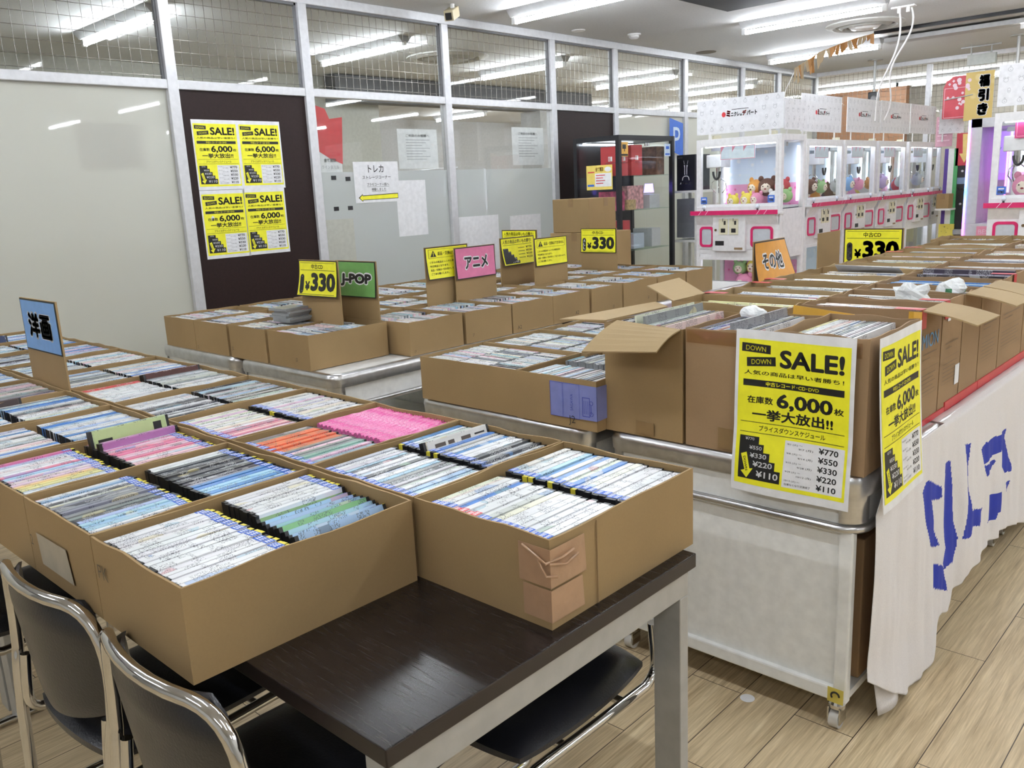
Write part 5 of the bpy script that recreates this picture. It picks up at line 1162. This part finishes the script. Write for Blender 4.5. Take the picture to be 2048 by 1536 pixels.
def claw_machine(label,loc,rz,w=.72,d=.42,H=1.715,variant=0):
    t=thing('claw_machine',label,'claw machine',loc,rz,'white claw machines'); h=w/2
    # cabinet shell: sides, back, floors
    mb=MB()
    for s in (-1,1):
        for a,b in ((0,.045),(d-.04,d)): mb.box(s*h-.0 if s<0 else h-.035,a,0,-h+.035 if s<0 else h,b,H)
    for z0,z1 in ((0,.10),(.80,.87),(H-.045,H)): mb.box(-h+.035,0,z0,h-.035,d,z1) if z1<1 else mb.box(-h+.035,0,z0,h-.035,d,z1)
    for s in (-1,1): mb.box(s*h-(0 if s<0 else .035),.045,.80,s*h+(.035 if s<0 else 0),d-.04,.87); mb.box(s*h-(0 if s<0 else .03),.045,H-.045,s*h+(.03 if s<0 else 0),d-.04,H); mb.box(s*h-(0 if s<0 else .01),.045,.87,s*h+(.01 if s<0 else 0),d-.04,1.17)
    obj('cabinet_frame',mb,MW,t,bevel=.003)
    obj('back_panel',MB().box(-h+.035,d-.015,.10,h-.035,d-.005,H-.05),BKWHITE,t)
    mb=MB().box(-h+.035,d-.018,1.36,h-.035,d-.0155,1.66); obj('blue_print_panel',mb,BKBLUE,t)
    mb=MB().box(-h+.035,d-.018,1.19,h-.035,d-.0155,1.36); obj('pink_print_panel',mb,BKPINK,t)
    mb=MB().box(-h+.035,d-.018,.20,h-.035,d-.0155,.76); obj('lower_print_panel',mb,BKPINK if variant!=1 else BKBLUE,t)
    # front body below the counter
    mb=MB(); mb.box(-h+.01,-.005,.87,h-.01,.04,1.135); mb.prism([(-.045,1.135),(.05,1.135),(.05,1.05),(.0,1.05)],-h+.01,h-.01,fn=lambda x,y,z:(z,x,y)); obj('front_body',mb,MW,t)
    mb=MB().box(-h-.012,-.068,1.135,h+.012,.05,1.152); mb.box(-h+.02,-.03,1.152,h-.02,.05,1.2); obj('control_counter',mb,MW,t,bevel=.003)
    mb=MB().box(-h-.012,-.072,1.137,h+.012,-.068,1.170); obj('pink_edge',mb,PINK,t)
    mb=MB()
    for q in (-.30,-.24,.20,.26): mb.add([(q*w/.72,-.0724,1.137),(q*w/.72+.004,-.0724,1.137),(q*w/.72+.03,-.0724,1.170),(q*w/.72+.026,-.0724,1.170)],[(0,1,2,3)])
    obj('edge_stripe',mb,PAPER,t)
    for x in (-.27*w/.72,.19*w/.72):
        j=obj('joystick',MB().lathe([(.035,0),(.034,.006),(.008,.012),(.006,.03)],(x,-.03,1.152),16),BLKP,t,smooth=True); obj('joystick_knob',MB().sph((x,-.03,1.196),.017,14,9),M('clear_ball',(.78,.84,.92),.1),j,smooth=True)
    # coin panel and chutes
    cx=-.05*w/.72
    c=obj('coin_panel',MB().box(cx-.14,-.035,.855,cx+.14,.0,1.12),MW,t,bevel=.004)
    for q in (-.045,.045):
        p=obj('coin_plate',MB().box(cx+q-.038,-.040,.985,cx+q+.038,-.035,1.105),M('cream_plastic',(.72,.68,.50),.4),c)
    mb=MB()
    for q in (-.045,.045): mb.box(cx+q-.019,-.042,1.0,cx+q+.019,-.040,1.032); mb.box(cx+q+.006,-.042,1.06,cx+q+.022,-.040,1.09); mb.box(cx+q-.005,-.042,1.085,cx+q-.002,-.040,1.11)
    mb.box(cx-.115,-.037,.90,cx-.04,-.035,.935); obj('coin_slot',mb,BLKP,c)
    obj('key_lock',MB().cyl((cx-.11,-.042,1.02),(cx-.11,-.035,1.02),.010,n=12),CHROME,c); obj('maker_plate',MB().box(cx+.05,-.037,.868,cx+.12,-.035,.885),M('brass_plate',(.32,.22,.12),.4),c)
    for s,x0,x1 in ((-1,-h+.04,cx-.145),(1,cx+.175,h-.05)):
        mb=MB(); ring_plate(mb,x0,.885,x1,1.045,.018,-.014,-.004); r=obj('prize_chute',mb,PINK,t); obj('chute_pane',MB().box(x0+.012,-.009,.90,x1-.012,-.006,1.032),M('chute_grey',(.55,.58,.62),.15),r)
    # windows
    obj('upper_glass',MB().box(-h+.035,.006,1.2,h-.035,.009,H-.05),GLM,t); obj('lower_glass',MB().box(-h+.035,.006,.13,h-.035,.009,.80),GLM,t)
    for s in (-1,1):
        obj('side_glass',MB().box(s*(h-.012)-.0015,.05,1.18,s*(h-.012)+.0015,d-.045,H-.05),GLM,t); obj('side_glass',MB().box(s*(h-.012)-.0015,.05,.12,s*(h-.012)+.0015,d-.045,.80),GLM,t)
    mb=MB(); ring_plate(mb,-h+.022,1.195,h-.022,H-.035,.022,-.004,.010,r=.008); obj('window_frame',mb,MW,t); mb=MB(); ring_plate(mb,-h+.022,.12,h-.022,.805,.022,-.004,.010,r=.008); obj('window_frame',mb,MW,t)
    obj('led_strip',MB().box(-h+.05,.05,H-.062,h-.05,.085,H-.048),LEDW,t); obj('led_strip',MB().box(-h+.05,.05,.782,h-.05,.085,.795),LEDL,t)
    for s in (-1,1): obj('led_strip',MB().box(s*(h-.045)-.006,d-.05,1.22,s*(h-.045)+.006,d-.04,H-.08),LEDL,t)
    obj('play_floor',MB().box(-h+.035,.02,1.175,h-.035,d-.02,1.19),BKWHITE,t)
    # crane
    xk=-.26*w/.72 if variant==0 else .16
    g=obj('crane_carriage',MB().box(xk-.07,.10,1.50,xk+.06,.26,1.60),MW,t,bevel=.006)
    obj('crane_rail',MB().box(-h+.04,.16,1.63,h-.04,.19,1.66),GREY,t)
    mb=MB(); mb.tube([(xk+.03+.03*math.cos(a),.09,1.47-.06*math.sin(a)) for a in [PI*i/8 for i in range(9)]],.009,8); obj('crane_hose',mb,BLKP,g,smooth=True)
    obj('crane_hub',MB().cyl((xk,.18,1.50),(xk,.18,1.40),.022),CHROME,g,smooth=True)
    for a in (0,2.1,4.2):
        ca,sa=math.cos(a),math.sin(a); obj('claw_arm',MB().tube([(xk+.015*ca,.18+.015*sa,1.42),(xk+.06*ca,.18+.06*sa,1.385),(xk+.065*ca,.18+.065*sa,1.34),(xk+.03*ca,.18+.03*sa,1.30)],.004,6),CHROME,g,smooth=True)
    mb=MB().box(-.16,.03,1.555,.13,.034,1.655); p=obj('info_card',mb,M('info_pale',(.72,.80,.90),.5),t)
    mb=MB(); fn=lambda u,v,w_:(u,.0295,v); frame_ln(mb,-.16,1.555,.13,1.655,.004,fn,0)
    for q in range(3): pol(mb,[(-.157+q*.095,1.651),(-.157+q*.095,1.61),(-.13+q*.095,1.651)],fn,0)
    obj('red_print',mb,PINKP,p)
    if variant==0:
        for x in (-h+.045,h-.10):
            q=obj('price_tag',MB().box(x,-.0055,1.222,x+.055,-.0045,1.275),BLUEP,t); mb=MB(); put(mb,('100',.05),x+.008,1.228,x+.047,1.248,lambda u,v,w_:(u,-.006,v)); rect(mb,x+.01,1.255,x+.045,1.264,lambda u,v,w_:(u,-.006,v),0); obj('tag_print',mb,PAPER,q)
    return t
g0='claw machine toys'
def toy_proto():
    o=obj('plush_toy',MB().sph((0,0,.052),(.055,.05,.052),16,10),PLUSH,smooth=True)
    mb=MB()
    fc=MB().sph((0,-.020,.050),(.038,.034,.036),14,9); f=obj('face',fc,M('plush_cream',(.82,.70,.58),.85),o,smooth=True)
    for s in (-1,1): obj('ear',MB().sph((s*.036,.0,.100),(.016,.010,.018),10,7),PLUSH,o,smooth=True); obj('eye',MB().sph((s*.014,-.052,.058),.0035,8,6),BLACK,f)
    obj('mouth',MB().sph((0,-.054,.043),(.007,.003,.004),8,6),M('plush_mouth',(.25,.02,.03),.8),f); return o
TOY=toy_proto(); TOYN=[0]
TC={'pink':(.80,.30,.45),'yellow':(.85,.68,.12),'orange':(.80,.35,.08),'brown':(.14,.06,.04),'white':(.80,.78,.78),'lilac':(.55,.42,.70),'green':(.35,.55,.25),'blue':(.25,.45,.75),'black':(.03,.03,.035),'red':(.60,.08,.10),'grey':(.40,.42,.45)}
def toy(loc,colr,label,s=1,rz=0):
    if TOYN[0]==0: o=TOY; o.location=loc; o.rotation_euler=(0,0,rz); o['label']=label; o['category']='toy'; o['group']=g0
    else: o=dup(TOY,loc,rz,label,g0); o['category']='toy'
    TOYN[0]+=1; o.scale=(s,s,s); o.color=(*TC[colr],1)
    for c in o.children: c.color=(*TC[colr],1)
def toys_in(x,y,rz,spec,where,zf):
    c,s=math.cos(rz),math.sin(rz)
    for k,(u,v,z,col,sc) in enumerate(spec):
        toy((x+u*c-v*s,y+u*s+v*c,zf+z),col,'%s plush toy %s'%(col,where.format(ORD[k])),sc,rz+random.uniform(-.3,.3))
m=claw_machine('white double-deck claw machine facing us, at the left end of the row',(-3.30,6.125,0),0,w=.715)
toys_in(-3.30,6.125,0,[(-.02,.20,.0,'yellow',1.0),(.07,.19,.0,'pink',1.0),(.02,.27,.075,'orange',1.25),(.115,.27,.07,'brown',1.35),(.22,.20,.0,'white',1.1),(.25,.25,.085,'red',1.1),(.31,.18,.02,'green',1.0),(-.12,.16,.0,'yellow',.9)],'in the upper window of the machine facing us, {} from the left',1.191)
toys_in(-3.30,6.125,0,[(-.12,.2,.0,'pink',1.3),(.0,.2,.0,'lilac',1.3),(.13,.2,.0,'blue',1.3),(.25,.2,.0,'red',1.3),(-.06,.26,.12,'red',1.3),(.10,.26,.12,'white',1.3),(-.08,.3,.24,'pink',1.5),(.18,.3,.24,'red',1.5),(-.14,.33,.38,'green',1.1),(.0,.33,.38,'yellow',1.4),(.14,.33,.38,'blue',1.4)],'in the lower window of the machine facing us, {} from the bottom',.25)
obj('toy_step',MB().box(-.30,.06,.10,.34,.40,.25),PINKP,m)
pls=[['orange','black','white','brown','yellow','grey','green','orange'],['white','brown','black','blue','white','grey','pink'],['orange','white','yellow','lilac','blue','black'],['white','red','blue','grey']]
nm=['first','second','third','fourth']
for i,yc in enumerate((7.71,8.53,9.38,10.25)):
    claw_machine('white claw machine facing the aisle, %s from the one facing us'%nm[i],(-3.285,yc,0),PI/2,w=.785,d=.5,variant=1)
    toys_in(-3.285,yc,PI/2,[(-.28+.56*(k/ (len(pls[i])-1)),.12+.09*((k*7)%3),.0 if k%3 else .05,c,1.1+.2*(k%2)) for k,c in enumerate(pls[i])],'in the %s aisle machine, {} from its left'%nm[i],1.191)
claw_machine('narrow white claw machine with a dark window at the far end of the aisle row',(-3.33,10.90,0),PI/2,w=.40,d=.4,variant=1)
claw_machine('white claw machine at the right edge with a pink banner in its window',(-1.235,6.465,0),0,w=.78,d=.6,H=1.745,variant=0)
toys_in(-1.235,6.465,0,[(-.22,.2,.0,'pink',1.5),(-.10,.22,.0,'white',1.5),(-.16,.25,.12,'lilac',1.4),(-.02,.2,.0,'pink',1.4)],'in the machine at the right edge, {} from the left',1.191)
t=thing('pink_banner','pink banner behind the glass of the machine at the right edge','banner',(-1.52,6.55,1.60)); fn=lambda u,v,w_:(u,-w_,v)
mb=MB(); rect(mb,0,-.02,.5,.11,fn,0); obj('banner_sheet',mb,M('magenta_print',(.55,.05,.18),.5),t); mb=MB(); frame_ln(mb,.01,-.01,.12,.10,.004,fn,.001); frame_ln(mb,.13,-.01,.24,.10,.004,fn,.001); obj('banner_lines',mb,PINKP,t)
# header boards
def header(label,loc,rz,w,h,logos):
    t=thing('header_board',label,'sign board',loc,rz,'white header boards on the claw machines'); obj('board',MB().box(-w/2,0,0,w/2,.006,h),M('board_white',(.80,.80,.83),.4),t)
    for s in (-1,1): obj('support_post',MB().box(s*w*.35-.008,.006,-(loc[2]-1.7155 if loc[0]<-2 else loc[2]-1.7455),s*w*.35+.008,.014,h*.5),WHITE2,t)
    fn=lambda u,v,w_:(u,-.0006-w_,v); mb=MB(); rnd=random.Random(int(w*1000)+int(loc[1]*10)); nx=max(3,int(w/.085)); ny=4
    for i in range(nx):
        for j in range(ny):
            x=-w/2+(i+.5+.25*(j%2))*w/(nx+.3); z=(j+.5)*h/ny
            if any(abs(x-lx)<.15 and abs(z-h*.52)<.045 for lx in logos): continue
            r=.015; kind=(i*3+j)%3; seg=12
            def annul(cx,cz,ra,rb):
                vs=[fn(cx+ra*math.cos(2*PI*k/seg),cz+rb*math.sin(2*PI*k/seg),0) for k in range(seg)]+[fn(cx+(ra-.002)*math.cos(2*PI*k/seg),cz+(rb-.002)*math.sin(2*PI*k/seg),0) for k in range(seg)]
                mb.add(vs,[(k,(k+1)%seg,seg+(k+1)%seg,seg+k) for k in range(seg)])
            annul(x,z,r*(.7 if kind==1 else 1),r*(1.1 if kind==1 else .9))
            if kind==0: annul(x,z+r*1.2,r*.35,r*.3); rect(mb,x-.002,z-.004,x+.002,z,fn,0)
            elif kind==1: rect(mb,x-.005,z-.006,x+.005,z-.002,fn,0)
            else: annul(x-r*.7,z+r*.9,r*.4,r*.4); annul(x+r*.7,z+r*.9,r*.4,r*.4)
    obj('doodle_print',mb,INK,t)
    mr=MB(); mk=MB()
    for lx in logos:
        z0=h*.46; s=.036
        put(mr,('ミ',.07),lx-.105,z0,lx-.07,z0+.048,fn,.0006); put(mr,('デ',.06),lx+.028,z0,lx+.062,z0+.040,fn,.0006)
        put(mk,('ニクレ',.05),lx-.066,z0,lx+.006,z0+.034,fn,.0006); put(mk,('の',.05),lx+.010,z0,lx+.026,z0+.016,fn,.0006); put(mk,('パート',.05),lx+.066,z0,lx+.15,z0+.036,fn,.0006)
        seg=14; mr.add([fn(lx-.127+.017*math.cos(2*PI*k/seg),z0+.020+.019*math.sin(2*PI*k/seg),.0004) for k in range(seg)],[tuple(range(seg))]); rect(mk,lx-.06,z0+.05,lx+.08,z0+.054,fn,.0006)
    if logos: obj('red_lettering',mr,M('logo_red',(.65,.03,.04),.5),t); obj('black_lettering',mk,BLACK,t)
    return t
header('white doodle header board with logo on the machine facing us',(-3.295,6.13,1.752),0,.72,.255,[0])
header('white doodle side board on the machine facing us',(-2.935,6.34,1.745),PI/2,.38,.22,[])
header('white doodle header board above the first aisle machine, left of the gap',(-3.28,7.60,1.775),PI/2,.84,.31,[0])
header('white doodle header board above the second aisle machine, right of the gap',(-3.28,8.56,1.785),PI/2,.825,.31,[0])
header('white doodle header board above the third aisle machine, second right of the gap',(-3.28,9.395,1.79),PI/2,.825,.31,[0])
header('white doodle header board above the fourth aisle machine',(-3.28,10.24,1.80),PI/2,.82,.30,[0])
header('short white doodle board closing the far end of the aisle row',(-3.13,10.72,1.80),0,.26,.27,[])
header('white doodle header board on the machine at the right edge',(-1.26,6.47,1.785),0,.72,.26,[.2])
for i,(x,y,z) in enumerate(((-3.52,6.2,1.716),(-3.05,6.2,1.716),(-3.40,7.4,1.716),(-3.40,8.2,1.716),(-3.40,9.1,1.716),(-3.40,9.9,1.716))):
    o=obj('power_adapter',MB().box(x-.03,y-.02,z,x+.03,y+.02,z+.028),M('cream_plastic',(.72,.68,.50),.4),bevel=.003); tag(o,'cream power adapter on top of the claw machines, %s from the left'%ORD[i],'adapter','power adapters on the claw machines')
# ------------------------------------------------------------------ right background
t=thing('prize_machine','tall white prize machine with an LED edge and a pink panel behind the right one','claw machine',(-1.65,7.4,0))
mb=MB(); mb.box(-.37,0,0,.37,.03,.98); mb.box(-.37,0,.98,-.29,.6,1.77); mb.box(.31,0,.98,.37,.6,1.77); mb.box(-.37,0,1.70,.37,.6,1.77); mb.box(-.37,.57,0,.37,.6,1.77); mb.box(-.37,.03,.90,.37,.6,.98); obj('cabinet_body',mb,M('machine_grey',(.58,.58,.60),.35),t,bevel=.004)
obj('window_glass',MB().box(-.29,.006,.99,.31,.01,1.70),GLM,t)
obj('violet_panel',MB().box(-.30,.50,1.3,.31,.52,1.68),E('violet_glow',(.40,.16,.85),.9),t)
obj('inner_led',MB().box(-.18,.30,1.0,-.17,.31,1.6),E('magenta_led',(1,.15,.65),4),t)
p=obj('pink_panel',MB().box(-.28,-.004,.30,-.02,-.0005,.96),PINKP,t); fn=lambda u,v,w_:(u,-.0048,v); mb=MB(); put(mb,('BEST',.003),-.265,.90,-.165,.935,fn,0); put(mb,('GAME',.003),-.265,.85,-.165,.885,fn,0)
pts=[]
for k in range(10): a=PI/2+k*PI/5; r=.035 if k%2==0 else .015; pts.append((-.215+r*math.cos(a),.78+r*math.sin(a)))
pol(mb,pts,fn,0); obj('panel_print',mb,M('pale_pink',(.86,.60,.68),.5),p)
def mk_led():
    t_=NT('rainbow_led'); g=t_.n('ShaderNodeNewGeometry'); s=t_.n('ShaderNodeSeparateXYZ'); t_.l(g.outputs['Position'],s.inputs[0]); z=t_.math('DIVIDE',s.outputs[2],1.8)
    c=t_.ramp(z,[(.45,(.9,.1,.8)),(.58,(.3,.15,1)),(.68,(.1,.4,1)),(.78,(.3,.2,1)),(.88,(1,.15,.5)),(.97,(.25,.25,1))]); e=t_.n('ShaderNodeEmission'); e.inputs[1].default_value=3.2; t_.l(c,e.inputs[0]); return t_.fin(e)
obj('led_strip',MB().box(-.385,-.008,.2,-.371,.006,1.76),mk_led(),t)
obj('claw_arm',MB().tube([(-.2,.2,1.55),(-.24,.2,1.48),(-.23,.2,1.40)],.006,6),M('blue_arm',(.10,.25,.75),.3),t)
t=thing('lottery_poster','red and gold poster with three large black characters hanging at back right','poster',(-3.17,10.5,1.95)); fn=lambda u,v,w_:(u,-w_,v)
mb=MB(); pol(mb,[(0,0),(.28,-.01),(.28,.44),(.10,.44),(.03,.40),(0,.33)],fn,0); obj('red_panel',mb,M('poster_red',(.50,.04,.06),.45),t)
mb=MB(); rect(mb,.22,-.04,.50,.46,fn,.002); obj('gold_panel',mb,mk_backprint('gold_leaf',(.58,.42,.13),(.66,.52,.22),7),t)
mb=MB(); rnd=random.Random(2)
for k in range(16): x,z=.10+.16*rnd.random(),.06+.34*rnd.random(); r=.012+.014*rnd.random(); mb.add([fn(x+r*math.cos(a),z+r*math.sin(a),.003+.0002*k) for a in [i*PI/4 for i in range(8)]],[tuple(range(8))])
for x,z in ((.06,.36),(.10,.39),(.05,.22)): pol(mb,[(x-.016,z),(x,z-.016),(x+.016,z),(x,z+.016)],fn,.004)
frame_ln(mb,.012,.008,.26,.32,.004,fn,.001); obj('flower_print',mb,M('blossom',(.74,.56,.62),.5),t)
mo,mi=MB(),MB()
for c,z in (('福',.30),('引',.155),('き',.01)): put(mo,(c,.12),.345,z-.008,.465,z+.133,fn,.004); put(mi,(c,.06),.353,z,.457,z+.125,fn,.005)
obj('letter_outline',mo,PAPER,t); obj('lettering',mi,BLACK,t)
obj('hanging_rod',MB().cyl((.02,-.01,.2),(.3,-.01,.23),.006),GREYMET,t); obj('hanging_wire',MB().cyl((.25,.0,.44),(.25,.0,.75),.002),GREYMET,t)
t=thing('arrow_sign','red sign with a yellow down arrow above the black medal machine','sign',(-3.01,10.6,1.47)); fn=lambda u,v,w_:(u,-w_,v)
mb=MB(); rect(mb,-.02,-.03,.14,.32,fn,0); obj('red_panel',mb,M('poster_red',(.50,.04,.06),.45),t); mb=MB(); pol(mb,[(.04,.31),(.105,.31),(.095,.10),(.125,.10),(.07,0),(.015,.10),(.05,.10)],fn,.001); obj('arrow_print',mb,M('arrow_gold',(.78,.58,.20),.5),t)
t=thing('medal_machine','narrow black medal machine below the red arrow sign','machine',(-2.945,10.72,0)); obj('cabinet_body',MB().box(-.075,-.1,0,.075,.2,1.46),BLKP,t,bevel=.004); obj('screen_panel',MB().box(-.06,-.104,1.24,.05,-.1005,1.31),M('slate_blue',(.20,.28,.42),.3),t); mb=MB(); put(mb,('MEDAL',.02),-.055,1.17,.045,1.195,lambda u,v,w_:(u,-.1055,v)); mb.cyl((-.01,-.106,1.38),(-.01,-.10,1.38),.012); mb.cyl((-.01,-.106,1.02),(-.01,-.10,1.02),.012); obj('panel_print',mb,M('dim_white',(.5,.5,.55),.5),t); obj('payout_tray',MB().box(-.06,-.15,.68,.06,-.09,.74),GREY,t,bevel=.01)
t=thing('striped_stand','purple, white and green striped stand left of the black medal machine','stand',(-3.075,10.6,0)); 
for k,(m_,a,b) in enumerate((('purple_stripe',-.07,-.03),('white_stripe',-.03,.03),('green_stripe',.03,.07))): obj('stripe_panel',MB().box(a,0,0,b,.06,1.63),M(m_,((.10,.05,.28),(.72,.74,.70),(.08,.35,.12))[k],.5),t)
closed('cardboard_box',-3.15,10.42,.98,-3.02,10.58,1.14,'small carton fixed before the striped stand'); obj('shelf_board',MB().box(-.08,-.2,.96,.08,0,.98),WHITE2,t); obj('lower_panel',MB().box(-.08,-.02,.60,.08,-.001,.80),mk_backprint('yellow_toys_print',(.70,.58,.10),(.25,.18,.08),30),t)
t=thing('pink_board','pink printed board hanging behind the last header board','board',(-3.3,10.75,1.66)); fn=lambda u,v,w_:(u,-w_,v); mb=MB(); rect(mb,0,0,.18,.33,fn,0); obj('board_sheet',mb,M('dusty_pink',(.66,.36,.44),.5),t); mb=MB()
for q in range(5): rect(mb,.02,.28-.055*q,.15-.03*(q%2),.295-.055*q,fn,.001)
obj('board_print',mb,M('pale_pink',(.86,.60,.68),.5),t)
